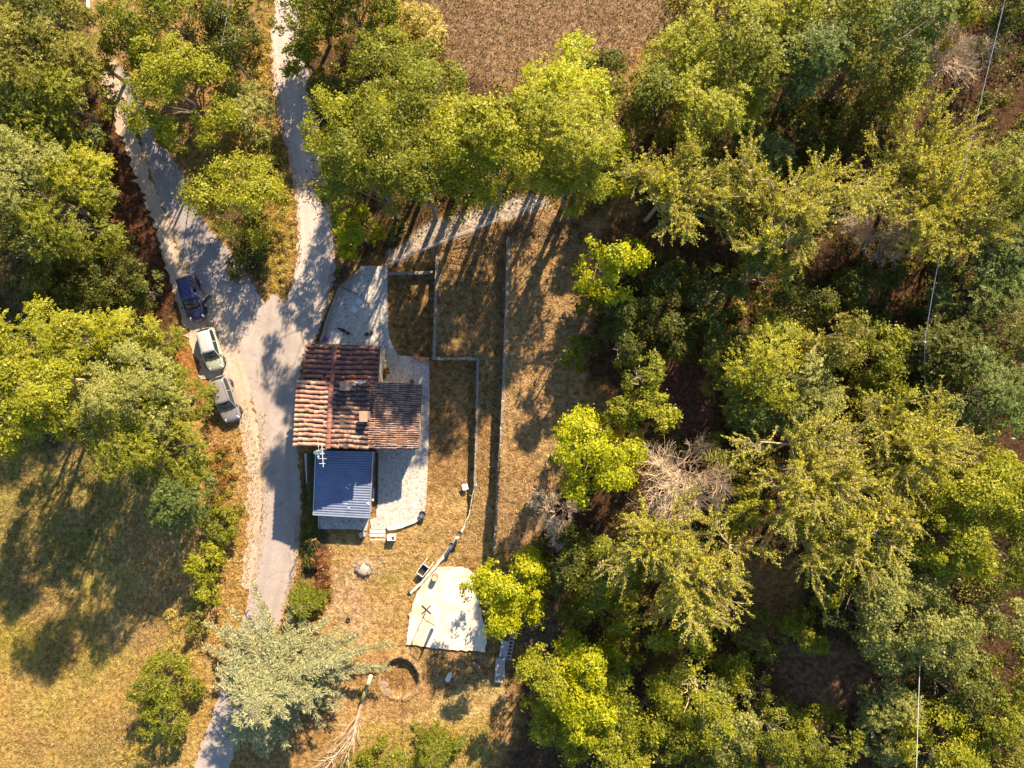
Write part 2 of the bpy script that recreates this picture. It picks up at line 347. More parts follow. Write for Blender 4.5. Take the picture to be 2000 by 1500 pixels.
mp = N(t, 'ShaderNodeMapping'); t.links.new(g, mp.inputs['Vector']); mp.inputs['Rotation'].default_value = (0, 0, 1.15); mp.inputs['Scale'].default_value = (.35, 2.2, 1)
n7 = noise(t, .9, 6, .7, mp.outputs[0]); c = mixc(t, mul(t, ramp(t, n7, .50, .66), .35), c, mixc(t, 1, c, (.62, .56, .50), 'MULTIPLY')); c = mixc(t, mul(t, ramp(t, n7, .46, .34), .35), c, mixc(t, 1, c, (1.3, 1.25, 1.15), 'MULTIPLY'))
t.links.new(c, p.inputs['Base Color']); p.inputs['Roughness'].default_value = .95; p.inputs['Specular IOR Level'].default_value = .1
bump(t, p, mul(t, n6, n2, 'ADD'), .26, 1.0)
tag(link('ground', me, m), kind='structure')
# ---------------------------------------------------------------- roads
def roadmat(name, base, speck, patch, wear=(.48, .41, .35), into=None, FADE=(-2, -1)):
    m, t, p = nodemat(name); g = geo(t); n1 = noise(t, .45, 6, .6, g); n2 = noise(t, 14, 3, .7, g); n3 = noise(t, 2.5, 7, .7, g)
    c = mixc(t, ramp(t, n1, .35, .68), base, patch); c = mixc(t, mul(t, ramp(t, n2, .55, .72), .5), c, speck)
    c = mixc(t, mul(t, ramp(t, n3, .40, .30), .45), c, [x * .5 for x in base]); c = mixc(t, mul(t, ramp(t, n3, .56, .70), .45), c, wear)
    vo = N(t, 'ShaderNodeTexVoronoi', feature='DISTANCE_TO_EDGE', Scale=.38); t.links.new(g, vo.inputs['Vector'])
    dn = noise(t, 1.6, 6, .7, g); c = mixc(t, mul(t, mul(t, ramp(t, vo.outputs['Distance'], .012, .004), ramp(t, dn, .47, .56)), .55), c, [x * .45 for x in base])
    ac = N(t, 'ShaderNodeAttribute', attribute_name='across').outputs['Fac']; ed = mul(t, mul(t, ac, .5, 'SUBTRACT'), 0, 'ADD'); ab_ = mul(t, ed, 0, 'ADD'); t.nodes[-1].operation = 'ABSOLUTE'
    tr = mul(t, mul(t, ab_, .22, 'SUBTRACT'), 0, 'ADD'); t.nodes[-1].operation = 'ABSOLUTE'
    LATE = (ab_, tr)
    if into:
        al = N(t, 'ShaderNodeAttribute', attribute_name='along').outputs['Fac']; f = ramp(t, mul(t, al, mul(t, n3, .25), 'ADD'), into[0] + .12, into[1] + .12)
        c2 = mixc(t, ramp(t, n1, .35, .68), (.32, .272, .245), (.40, .34, .295)); c2 = mixc(t, mul(t, ramp(t, n2, .55, .72), .5), c2, (.52, .45, .38)); c2 = mixc(t, mul(t, ramp(t, n3, .40, .30), .45), c2, (.20, .165, .138)); c2 = mixc(t, mul(t, ramp(t, n3, .56, .70), .45), c2, (.52, .44, .36)); c = mixc(t, f, c, c2)
    c = mixc(t, mul(t, mul(t, ramp(t, tr, .10, .03), ramp(t, n3, .3, .6)), .45), c, mixc(t, 1, c, (.72, .70, .70), 'MULTIPLY'))
    c = mixc(t, mul(t, ramp(t, mul(t, ab_, mul(t, n3, .22), 'ADD'), .52, .60), mul(t, ramp(t, N(t, 'ShaderNodeAttribute', attribute_name='along').outputs['Fac'], *FADE), .55)), c, (.34, .25, .15))
    t.links.new(c, p.inputs['Base Color']); p.inputs['Roughness'].default_value = .9; p.inputs['Specular IOR Level'].default_value = .15; bump(t, p, mul(t, n2, n3, 'ADD'), .03); return m
def dense(pts, step=7):
    out = []
    for (a, b), (c, d) in zip(pts[:-1], pts[1:]):
        k = max(1, int(math.hypot(c - a, d - b) / step))
        for i in range(k): out.append((a + (c - a) * i / k, b + (d - b) * i / k))
    return out + [pts[-1]]
def strip(name, left, right, mat, dz=.02, n=60, w=10, jit=2.0, seed=1):
    rg = random.Random(seed)
    def res(pts):      # smooth resample by arc length
        q = np.array(pts, float)
        for _ in range(2):
            q2 = [q[0]]
            for a, b in zip(q[:-1], q[1:]): q2 += [a * .75 + b * .25, a * .25 + b * .75]
            q = np.array(q2 + [q[-1]])
        s = np.r_[0, np.cumsum(np.hypot(*np.diff(q, axis=0).T))]; tt = np.linspace(0, s[-1], n)
        return np.stack([np.interp(tt, s, q[:, 0]), np.interp(tt, s, q[:, 1])], 1)
    A, B = res(left), res(right); mb = MB(); V = []
    for i in range(n):
        ja, jb = rg.gauss(0, jit), rg.gauss(0, jit)
        for k in range(w + 1):
            f = k / w; q = A[i] * (1 - f) + B[i] * f; q = q + np.array([ja * (1 - f) ** 4 + jb * f ** 4, 0]); gg = P(q[0], q[1]); z = max(float(gz(gg.x, gg.y)), -.3) + dz
            gg = P(q[0], q[1], z); V.append((gg.x, gg.y, max(float(gz(gg.x, gg.y)), -.3) + dz))
    for i in range(n - 1):
        for k in range(w): a = i * (w + 1) + k; mb.f.append((a, a + 1, a + w + 2, a + w + 1))
    mb.v = V; o = mb.build(name, mat, smooth=True); al = o.data.attributes.new('along', 'FLOAT', 'POINT'); al.data.foreach_set('value', np.repeat(np.arange(n) / (n - 1.0), w + 1).astype(np.float32)); al = o.data.attributes.new('across', 'FLOAT', 'POINT'); al.data.foreach_set('value', np.tile(np.arange(w + 1) / float(w), n).astype(np.float32)); return tag(o, kind='structure')
asph = roadmat('asphalt', (.30, .255, .235), (.40, .355, .325), (.36, .305, .27), FADE=(.14, .24)); asph2 = roadmat('old_asphalt', (.235, .21, .21), (.33, .295, .285), (.28, .25, .245), into=(.62, .86), FADE=(.72, .6)); grav = roadmat('gravel', (.40, .345, .32), (.55, .49, .45), (.46, .40, .365), into=(.70, .95), FADE=(.78, .66))
verge = roadmat('stony_verge', (.44, .36, .28), (.60, .54, .46), (.36, .27, .20))
strip('stony_verge', [(188, 120), (196, 150), (232, 260), (262, 340), (300, 430), (330, 540), (350, 610), (395, 740)], [(222, 120), (236, 150), (272, 260), (290, 340), (330, 430), (366, 540), (395, 610), (440, 740)], verge, .07, 110, 6, 3.5, 3)
strip('gravel_verge', [(380, 560), (400, 640), (430, 720), (455, 800), (476, 860), (484, 960), (482, 1050), (470, 1150)], [(420, 560), (450, 640), (482, 720), (498, 800), (506, 860), (514, 960), (508, 1050), (496, 1150)], verge, .03, 80, 6, 3.5, 13)
strip('side_lane', [(212, 130), (230, 160), (270, 255), (293, 340), (328, 430), (360, 520), (385, 620), (438, 700), (472, 760)], [(238, 130), (256, 160), (320, 285), (362, 345), (390, 425), (452, 490), (500, 568), (540, 620), (575, 700)], asph2, .028, 170, 12, 1.8, 4)
strip('gravel_track', [(560, -160), (542, -40), (537, 0), (528, 90), (532, 170), (552, 265), (573, 350), (582, 430), (580, 510), (562, 590), (540, 640), (530, 700)], [(620, -160), (590, -40), (582, 0), (592, 90), (606, 170), (622, 265), (636, 350), (650, 430), (656, 510), (648, 570), (634, 620), (600, 690)], grav, .040, 170, 12, 2.2, 5)
strip('road', [(530, 575), (505, 625), (482, 690), (484, 740), (499, 800), (508, 860), (513, 950), (510, 1030), (497, 1110), (482, 1180), (455, 1270), (420, 1380), (385, 1480), (330, 1640)], [(538, 575), (590, 625), (590, 700), (582, 745), (578, 800), (578, 860), (588, 950), (588, 1030), (580, 1110), (560, 1180), (530, 1270), (490, 1380), (455, 1480), (400, 1640)], asph, .052, 220, 14, 1.6, 6)
# ---------------------------------------------------------------- crazy paving, slab, steps
def pavemat(name, stone, stone2, joint, sc=1.35, ran=.85):
    m, t, p = nodemat(name); g = geo(t)
    wn = N(t, 'ShaderNodeTexNoise', Scale=1.1, Detail=3.0); t.links.new(g, wn.inputs['Vector'])
    av = t.nodes.new('ShaderNodeVectorMath'); av.operation = 'MULTIPLY_ADD'; t.links.new(wn.outputs['Color'], av.inputs[0]); av.inputs[1].default_value = (.35, .35, 0); t.links.new(g, av.inputs[2])
    fl = t.nodes.new('ShaderNodeVectorMath'); fl.operation = 'MULTIPLY'; t.links.new(av.outputs[0], fl.inputs[0]); fl.inputs[1].default_value = (1, 1, 0)
    v1 = N(t, 'ShaderNodeTexVoronoi', feature='DISTANCE_TO_EDGE', Scale=sc, Randomness=ran); v2 = N(t, 'ShaderNodeTexVoronoi', feature='F1', Scale=sc, Randomness=ran)
    for v in (v1, v2): t.links.new(fl.outputs[0], v.inputs['Vector'])
    sp = t.nodes.new('ShaderNodeSeparateColor'); t.links.new(v2.outputs['Color'], sp.inputs[0])
    n = noise(t, 3, 6, .7, g); n2 = noise(t, 20, 3, .6, g)
    c = mixc(t, sp.outputs[0], stone, stone2); c = mixc(t, mul(t, ramp(t, n, .4, .7), .5), c, [x * 1.35 for x in stone2]); c = mixc(t, mul(t, ramp(t, n2, .5, .7), .3), c, [x * .6 for x in stone])
    c = mixc(t, ramp(t, v1.outputs['Distance'], .06, .025), c, joint)
    t.links.new(c, p.inputs['Base Color']); p.inputs['Roughness'].default_value = .85; bump(t, p, v1.outputs['Distance'], .02); return m
pave = pavemat('crazy_paving', (.24, .225, .21), (.38, .35, .31), (.54, .49, .43), 3.0, 1.0)
def slab(name, pts, z0, z1, mat, parent=None, zimg=None, bevel=0.0):
    zi = z1 if zimg is None else zimg; poly = [P(u, v, zi) for u, v in pts]
    return MB().prism(poly, z0, z1).build(name, mat, parent, bevel=bevel)
tag(slab('patio', [(706, 519), (756, 520), (758, 640), (762, 664), (777, 694), (808, 697), (838, 707), (839, 800), (836, 900), (832, 985), (829, 1000), (810, 1016), (780, 1028), (752, 1033), (726, 1035), (722, 1015), (735, 1010), (735, 740), (630, 740), (629, 668), (664, 568)], 1.0, 1.235, pave), kind='structure')
m, t, p = nodemat('slab_concrete'); g = geo(t); n1 = noise(t, .6, 6, .6, g); n2 = noise(t, 6, 6, .7, g); sx = t.nodes.new('ShaderNodeSeparateXYZ'); t.links.new(g, sx.inputs[0])
c = mixc(t, ramp(t, n1, .4, .62), (.68, .585, .47), (.47, .36, .25)); c = mixc(t, mul(t, ramp(t, n2, .5, .7), .35), c, (.50, .41, .30)); c = mixc(t, mul(t, ramp(t, n2, .42, .3), .4), c, (.74, .66, .55))
t.links.new(c, p.inputs['Base Color']); p.inputs['Roughness'].default_value = .9; bump(t, p, n2, .02)
def rough_poly(pts, amp, seed):
    rg = random.Random(seed); d = dense(pts + [pts[0]], 5)[:-1]; return [(u + rg.gauss(0, amp), v + rg.gauss(0, amp)) for u, v in d]
o = slab('concrete_slab', rough_poly([(877, 1099), (901, 1105), (928, 1122), (935, 1171), (943, 1205), (951, 1240), (948, 1274), (905, 1270), (862, 1267), (793, 1259), (800, 1200), (813, 1162), (831, 1131), (850, 1112)], .9, 2), .1, .84, m)
tag(o, 'pale rough-edged concrete slab on the dry lawn', 'slab')
# ---------------------------------------------------------------- stone walls
m, t, p = nodemat('dry_stone'); g = geo(t); v1 = N(t, 'ShaderNodeTexVoronoi', feature='F1', Scale=3.2); t.links.new(g, v1.inputs['Vector']); v2 = N(t, 'ShaderNodeTexVoronoi', feature='DISTANCE_TO_EDGE', Scale=3.2); t.links.new(g, v2.inputs['Vector'])
sp = t.nodes.new('ShaderNodeSeparateColor'); t.links.new(v1.outputs['Color'], sp.inputs[0]); n2 = noise(t, 8, 5, .7, g)
c = mixc(t, sp.outputs[0], (.30, .25, .20), (.50, .44, .37)); c = mixc(t, ramp(t, n2, .5, .7), c, (.24, .20, .15)); c = mixc(t, ramp(t, v2.outputs['Distance'], .06, .01), c, (.12, .10, .08))
t.links.new(c, p.inputs['Base Color']); p.inputs['Roughness'].default_value = .95; bump(t, p, v2.outputs['Distance'], .08); stonew = m
palestone = simple('pale_stone', (.62, .55, .46), .9, var=.2, scale=5, bmp=.04)
copem = simple('coping_stone', (.25, .20, .155), .9, var=.3, scale=5, bmp=.05)
def wall(name, label, pts, top, bot, th, mat, rough=.05, seed=1, cat='wall', cap=None, side=1):
    """pts pixel path of the top outer edge; top/bot callables or numbers; the body lies to the low side"""
    rg = random.Random(seed); d = dense(pts, 6); q = []
    f = lambda a, i: a(i / (len(d) - 1)) if callable(a) else a
    for i, (u, v) in enumerate(d): q.append(P(u, v, f(top, i)))
    r = thing(name, label, cat, q[len(q) // 2].to_tuple()); base = Vector(r.location); mb = MB(); cp = MB()
    for M_, t0, t1, w0, w1 in ((mb, None, -.06, 0, th), (cp, -.06, 0.0, -.01, th + .0)):
        V = []
        for i, pnt in enumerate(q):
            dr = (q[min(i + 1, len(q) - 1)] - q[max(i - 1, 0)]); dr.z = 0; dr.normalize(); nr = Vector((dr.y, -dr.x, 0)) * side
            zt = pnt.z + t1 + rg.gauss(0, rough * .6); zb = f(bot, i) if t0 is None else zt - .1; a = pnt - nr * (w0 + rg.gauss(0, rough * .5)); b = pnt - nr * (w1 + rg.gauss(0, rough))
            V += [(a.x - base.x, a.y - base.y, zb - base.z), (a.x - base.x, a.y - base.y, zt - base.z), (b.x - base.x, b.y - base.y, zt - base.z), (b.x - base.x, b.y - base.y, zb - base.z)]
        fs = []
        for i in range(len(q) - 1):
            k = i * 4
            for e in range(4): fs.append((k + e, k + (e + 1) % 4, k + 4 + (e + 1) % 4, k + 4 + e))
        fs += [(0, 1, 2, 3), (len(V) - 4, len(V) - 1, len(V) - 2, len(V) - 3)]; M_.add(V, fs)
    mb.build('stonework', mat, r); cp.build('coping', cap or copem, r); return r
wall('retaining_wall', 'long dry stone retaining wall along the upper terrace', [(990, 462), (988, 560), (983, 700), (977, 850), (970, 960), (964, 1080)], lambda f: 4.03 - 1.5 * max(0, (f - .62) / .38) ** 1.3, lambda f: 2.2 - 1.6 * max(0, (f - .6) / .4), .26, stonew, .05, 1)
wall('retaining_wall', 'shaded stone wall between the sunken bed and middle terrace', [(851, 500), (849, 560), (845, 697)], 2.45, 1.0, .26, stonew, .04, 2)
wall('retaining_wall', 'short stone wall facing south above the sunken lawn', [(843, 697), (890, 698), (931, 698)], 2.47, 1.0, .22, palestone, .03, 3, side=-1)
wall('retaining_wall', 'long pale-topped wall on the east side of the sunken lawn', [(931, 699), (929, 850), (925, 950)], lambda f: 2.46 - .08 * f, 1.0, .22, stonew, .03, 4)
wall('garden_kerb', 'pale curving stone kerb running down beside the concrete slab', [(925, 951), (921, 975), (916, 1003), (905, 1028), (892, 1048), (870, 1078), (850, 1104), (825, 1132), (800, 1158)], lambda f: 2.36 - 1.55 * f ** .55, lambda f: 1.0 - .7 * f, .22, palestone, .03, 5, 'kerb', palestone)
wall('patio_wall', 'low curved pale wall on the south edge of the paved patio', [(757, 1036), (785, 1031), (808, 1022), (828, 1010)], 1.42, .4, .30, palestone, .03, 6, 'wall', palestone)
wall('patio_wall', 'thin kinked wall between the patio and the gravel track', [(706, 532), (684, 548), (663, 567), (650, 600), (638, 634), (628, 668)], 1.75, 0, .2, concrete, .01, 7, side=-1)
wall('bed_wall', 'dark low stone wall at the north end of the sunken bed', [(757, 531), (800, 530), (845, 529)], 1.9, 1.0, .2, stonew, .04, 8, side=-1)
r = thing('garden_steps', 'pale stone steps going down from the patio to the lawn', 'steps', P(737, 1050, .6))
for k in range(5):
    zt = 1.20 - .055 * k; a = P(722, 1034 + 7 * k, zt); b = P(752, 1041 + 7.3 * k, zt)
    MB().box(((a.x + b.x) / 2 - r.location.x, (a.y + b.y) / 2 - r.location.y, (zt - .2) / 2 + .2 - r.location.z), (b.x - a.x, a.y - b.y + .02, zt - .2)).build('step', palestone, r, bevel=.02)
# ---------------------------------------------------------------- house
def tilemat(name, a, b, lichen, k):
    m, t, p = nodemat(name); g = geo(t); at = N(t, 'ShaderNodeAttribute', attribute_name='tint').outputs['Fac']
    c = mixc(t, at, a, b); n1 = noise(t, 1.1, 6, .7, g); n2 = noise(t, 9, 4, .7, g)
    c = mixc(t, mul(t, ramp(t, n1, .62 - k, .72 - k), .85), c, lichen); c = mixc(t, mul(t, ramp(t, n2, .50, .66), .55), c, lichen); c = mixc(t, mul(t, ramp(t, n2, .42, .32), .3), c, (.62, .50, .40))
    t.links.new(c, p.inputs['Base Color']); p.inputs['Roughness'].default_value = .9; bump(t, p, n2, .02); return m
tile_n = tilemat('tiles_red', (.20, .07, .045), (.34, .14, .085), (.085, .05, .05), .06)
tile_w = tilemat('tiles_west', (.33, .16, .105), (.54, .32, .21), (.20, .095, .075), .06)
tile_m = tilemat('tiles_lichen_shade', (.17, .075, .055), (.48, .28, .185), (.05, .038, .036), .20)  # black lichen, darkened further to paint tree shade into this slope
tile_e = tilemat('tiles_east', (.22, .115, .085), (.46, .29, .205), (.085, .06, .058), .15)
deckm = simple('roof_boards', (.07, .045, .04), .95, var=.3)
plaster = simple('plaster', (.62, .53, .42), .9, var=.12, scale=1.5); stonehouse = stonew
def tiled(name, c, per, tlen, mat, parent, base, seed=1, sag=.03, skip=0.0):
    """c: ridge start, ridge end, eave end, eave start (world); rows of barrel tiles from ridge to eave"""
    rg = random.Random(seed); r0, r1, e1, e0 = [Vector(x) - base for x in c]
    L = ((r1 - r0).length + (e1 - e0).length) / 2; S = ((e0 - r0).length + (e1 - r1).length) / 2; nr = max(2, round(L / per)); nc = max(2, round(S / tlen))
    nrm = (r1 - r0).cross(e0 - r0).normalized(); nrm = nrm if nrm.z > 0 else -nrm
    def pt(a, b):
        q = (r0.lerp(r1, a)).lerp(e0.lerp(e1, a), b); return q - nrm * sag * math.sin(math.pi * a) * math.sin(math.pi * b)
    V = []; T = []
    for i in range(nr):
        for j in range(nc):
            if rg.random() < skip: continue
            a0 = i / nr; a1 = (i + 1) / nr; am = (a0 + a1) / 2 + (rg.gauss(0, .06) + .10 * math.sin(j * .7 + i * .23)) / nr; tt = min(1, max(0, rg.gauss(.42, .32)))
            lift = abs(rg.gauss(0, .014)); rr = per * (.34 if per < .3 else .37); b0 = j / nc - .02 / nc; b1 = (j + 1.10) / nc; ax = (r1 - r0).normalized()
            p0 = pt(am, max(0, b0)) + nrm * (.015 + lift); p1 = pt(am, min(1.02, b1)) + nrm * (.065 + lift); yaw = rg.gauss(0, .022)
            p1 = p1 + ax * yaw
            ring = lambda pp, k: [pp + ax * (-rr * k * math.cos(th)) + nrm * (rr * k * .8 * math.sin(th)) for th in (0, .63, 1.26, 1.88, 2.51, 3.14)]
            A, B = ring(p0, .86), ring(p1, 1.04)
            for k in range(5): V.append([A[k], A[k + 1], B[k + 1], B[k]]); T.append(tt)
            V.append([B[0], B[1], B[4], B[5]]); T.append(0.0)
    o = quads(name, np.array([[tuple(x) for x in q] for q in V]), mat, parent, T)
    return o
def under(c, th, base, parent, name='roof_board'):
    V = [Vector(x) - base for x in c]; V2 = [v - Vector((0, 0, th)) for v in V]
    return MB().add(V + V2, [(0, 1, 2, 3), (4, 5, 6, 7), (0, 1, 5, 4), (1, 2, 6, 5), (2, 3, 7, 6), (3, 0, 4, 7)]).build(name, deckm, parent)
def hwall(parent, base, pts, zb, zt_fn, mat, name='wall'):
    n = len(pts); V = [(p[0] - base.x, p[1] - base.y, zb - base.z) for p in pts] + [(p[0] - base.x, p[1] - base.y, zt_fn(p) - base.z) for p in pts]
    return MB().add(V, [tuple(range(n)), tuple(range(n, 2 * n))] + [(i, (i + 1) % n, n + (i + 1) % n, n + i) for i in range(n)]).build(name, mat, parent)
hb = P(700, 800, 0); hb.z = 0
house = thing('house', 'old house with weathered terracotta tile roofs beside the paved road', 'house', hb)
ZW, ZR, ZM = 6.6, 7.4, 6.45
ZN0, ZNR, ZN1 = 5.6, 6.35, 5.5
ZE0, ZE1 = 5.7, 4.8
def roofpart(parent, corners, per, tl, mat, seed, skip=0.0, sag=.03):
    b = under(corners, .12, hb, parent, 'roof'); tiled('roof_tiles', corners, per, tl, mat, b, hb, seed, sag, skip); return b
# the four corners of each slope, ridge first
mw = [P(648, 744, ZR), P(641, 874, ZR), P(575, 872, ZW), P(582, 741, ZW)]
mm = [P(648, 744, ZR), P(641, 874, ZR), P(718, 878, ZM), P(721, 748, ZM)]
nw = [P(654, 672, ZNR), P(649, 750, ZNR), P(593, 750, ZN0), P(600, 671, ZN0)]
ne = [P(654, 672, ZNR), P(649, 750, ZNR), P(738, 752, ZN1), P(742, 676, ZN1)]
ee = [P(723, 746, ZE0), P(718, 876, ZE0), P(816, 877, ZE1), P(822, 750, ZE1)]
rw = roofpart(house, mw, .40, .42, tile_w, 1); rm = roofpart(house, mm, .40, .38, tile_m, 2, .02, .06)
roofpart(house, nw, .40, .45, tile_n, 3); roofpart(house, ne, .40, .45, tile_n, 4); re_ = roofpart(house, ee, .185, .44, tile_e, 5, .0, .06)
def ridge(a, b, mat, w=.2):
    a = Vector(a) - hb; b = Vector(b) - hb; n = max(2, int((b - a).length / .4)); V = []; T = []; rg = random.Random(4); ax = (b - a).normalized(); sd = Vector((ax.y, -ax.x, 0)); up = Vector((0, 0, 1))
    for i in range(n):
        p0 = a.lerp(b, i / n) + up * .06; p1 = a.lerp(b, (i + 1.1) / n) + up * .09; tt = rg.random()
        ring = lambda pp, k: [pp + sd * (-w * k * math.cos(th)) + up * (w * .6 * k * math.sin(th)) for th in (0, .63, 1.26, 1.88, 2.51, 3.14)]
        A, B = ring(p0, .9), ring(p1, 1.05)
        for k in range(5): V.append([A[k], A[k + 1], B[k + 1], B[k]]); T.append(tt)
    quads('ridge_tiles', np.array([[tuple(x) for x in q] for q in V]), mat, house, T)
ridge(mw[0], mw[1], tile_n); ridge(nw[0], nw[1], tile_n)
def lerp2(c, a, b): return (Vector(c[0]).lerp(c[1], a)).lerp(Vector(c[3]).lerp(c[2], a), b)
def under_wall(cw, ce, zb, mat):      # gabled block under two slopes; inset a little
    R0, R1 = lerp2(cw, .03, 0), lerp2(cw, .97, 0); W0, W1 = lerp2(cw, .03, .92), lerp2(cw, .97, .92); E0, E1 = lerp2(ce, .03, .92), lerp2(ce, .97, .92)
    V = []
    for q in (W0, R0, E0, E1, R1, W1): V.append((q.x - hb.x, q.y - hb.y, zb))
    for q in (W0, R0, E0, E1, R1, W1): V.append((q.x - hb.x, q.y - hb.y, q.z - .13))
    return MB().add(V, [(0, 1, 2, 3, 4, 5), (6, 7, 10, 11), (7, 8, 9, 10), (0, 1, 7, 6), (1, 2, 8, 7), (2, 3, 9, 8), (3, 4, 10, 9), (4, 5, 11, 10), (5, 0, 6, 11)]).build('wall', mat, house), (W0, E0, E1, W1)
_, cm = under_wall(mw, mm, -.2, stonehouse); _, cn = under_wall(nw, ne, -.2, plaster)
E = [lerp2(ee, .03, 0), lerp2(ee, .97, 0), lerp2(ee, .96, .90), lerp2(ee, .04, .90)]
V = [(q.x - hb.x, q.y - hb.y, -.2) for q in E] + [(q.x - hb.x, q.y - hb.y, q.z - .14) for q in E]
MB().add(V, [(0, 1, 2, 3), (4, 5, 6, 7), (0, 1, 5, 4), (1, 2, 6, 5), (2, 3, 7, 6), (3, 0, 4, 7)]).build('wall', plaster, house)
glass = simple('window_glass', (.03, .04, .05), .08, bmp=0, var=.1); shutter = simple('shutter_paint', (.20, .10, .05), .6, var=.15); frame_m = simple('frame_wood', (.34, .22, .13), .6, var=.15)
def opening(pa, pb, f, z0, hh, ww, parent, base, door=False, out=1):
    """a window or door on the wall from pa to pb"""
    a = Vector((pa[0], pa[1], 0)); b = Vector((pb[0], pb[1], 0)); d = (b - a).normalized(); n = Vector((d.y, -d.x, 0)) * out; c = a.lerp(b, f) - Vector((base.x, base.y, base.z)) + Vector((0, 0, z0 + hh / 2)); rz = math.atan2(d.y, d.x)
    nm = 'door' if door else 'window'
    w_ = MB().box(c + n * .03, (ww, .08, hh), rz).build(nm, shutter if door else frame_m, parent)
    if door: MB().box(c + n * .10 + d * (ww * .38), (.04, .06, .16), rz).build('handle', steel, w_)
    else:
        for s in (-1, 1): MB().box(c + n * .085 + d * (s * ww * .235), (ww * .40, .02, hh * .86), rz).build('pane', glass, w_)
        MB().box(c + n * .1 - Vector((0, 0, hh / 2 + .04)), (ww + .2, .24, .07), rz).build('sill', palestone, w_)
opening(E[3], E[2], .25, 1.24, 2.1, 1.0, house, hb, True, -1); opening(E[3], E[2], .6, 2.2, 1.2, 1.1, house, hb, False, -1); opening(E[3], E[2], .85, 2.2, 1.2, 1.0, house, hb, False, -1)
opening(cm[0], cm[3], .3, 4.4, 1.2, .9, house, hb, False, 1); opening(cm[0], cm[3], .7, 4.4, 1.2, .9, house, hb, False, 1); opening(cm[0], cm[3], .5, .05, 2.1, 1.0, house, hb, True, 1)
opening(cn[0], cn[3], .5, 3.6, 1.1, .9, house, hb, False, 1); opening(cn[1], cn[0], .5, 3.9, 1.1, .9, house, hb, False, 1); opening(cn[1], cn[0], .28, 1.24, 2.1, .95, house, hb, True, 1)
opening(cm[3], cm[2], .35, 4.6, 1.1, .9, house, hb, False, 1); opening(E[1], E[2], .5, 2.2, 1.2, 1.1, house, hb, False, 1)
def chimney(u, v, zb, zt, sx, sy, mat, parent, capm):
    p_ = P(u, v, zt) - hb; c = MB().box((p_.x, p_.y, (zt + zb) / 2), (sx, sy, zt - zb)).build('chimney', mat, parent, bevel=.02)
    for a in (-1, 1): MB().box((p_.x + a * (sx / 2 - .07), p_.y, zt + .1), (.12, sy - .04, .2)).build('chimney_side', mat, c)
    MB().box((p_.x, p_.y, zt + .24), (sx + .16, sy + .16, .07)).build('chimney_cap', capm, c)
ochre = simple('chimney_plaster', (.34, .21, .14), .9, var=.15)
chimney(675, 754, 6.6, 7.75, .66, .55, ochre, rm, ochre); chimney(711, 813, 6.0, 7.3, .5, .7, simple('grey_plaster', (.24, .19, .17), .9), rm, ochre)
q = P(700, 747, 7.3) - hb
MB().tube([(q.x + .28, q.y, 6.2), (q.x + .28, q.y, 7.3), (q.x - .3, q.y, 7.3), (q.x - .3, q.y - .25, 7.3)], .08, 8).build('flue_pipe', white_paint, house)
MB().bar(P(575, 870, 6.52) - hb, P(582, 741, 6.52) - hb, .12, .1).build('gutter', rust, house)
MB().bar(P(741, 676, 5.4) - hb, P(738, 745, 5.4) - hb, .11, .1).build('gutter', concrete, house); MB().bar(P(823, 750, 4.7) - hb, P(817, 877, 4.7) - hb, .11, .1).build('gutter', rust, house)
# aerial and dish at the south gable
b_ = P(640, 876, 7.3); r = thing('tv_aerial', 'white television aerial on a mast at the south roof edge', 'aerial', (b_.x, b_.y, 6.9))
MB().tube([(0, 0, -.5), (0, 0, 2.2)], .045, 6).build('mast', steel, r)
MB().tube([(-.02, .6, 2.1), (.1, -1.3, 2.1)], .022, 5).build('boom', white_paint, r)
mb = MB()
for k in range(5): y = .5 - k * .38; s = .12 + .03 * k if k != 3 else .34; MB().tube([(-s + .03, y, 2.13), (s + .03, y, 2.13)], .013, 4).build('element', white_paint, r); MB().tube([(-.6, .9, 1.2), (-.5, -.1, 1.2), (0, 0, 1.1)], .02, 6).build('boom', white_paint, r)
b_ = P(623, 880, 6.7); r = thing('satellite_dish', 'white satellite dish fixed under the south roof edge of the house', 'satellite dish', (b_.x, b_.y, 6.3))
prof = [(.03, 0), (.2, .02), (.34, .07), (.44, .13), (.44, .15), (.33, .09), (.2, .04), (.02, .02)]
o = MB().lathe((0, 0, 0), prof, 20).build('dish', white_paint, r, True); o.rotation_euler = (math.radians(62), 0, math.radians(8)); o.location = (0, -.05, .4)
MB().tube([(.1, .25, .1), (0, 0, .42), (0, -.45, .55)], .025, 6).build('arm', steel, r); MB().box((0, -.48, .56), (.1, .14, .1)).build('receiver', white_paint, r)
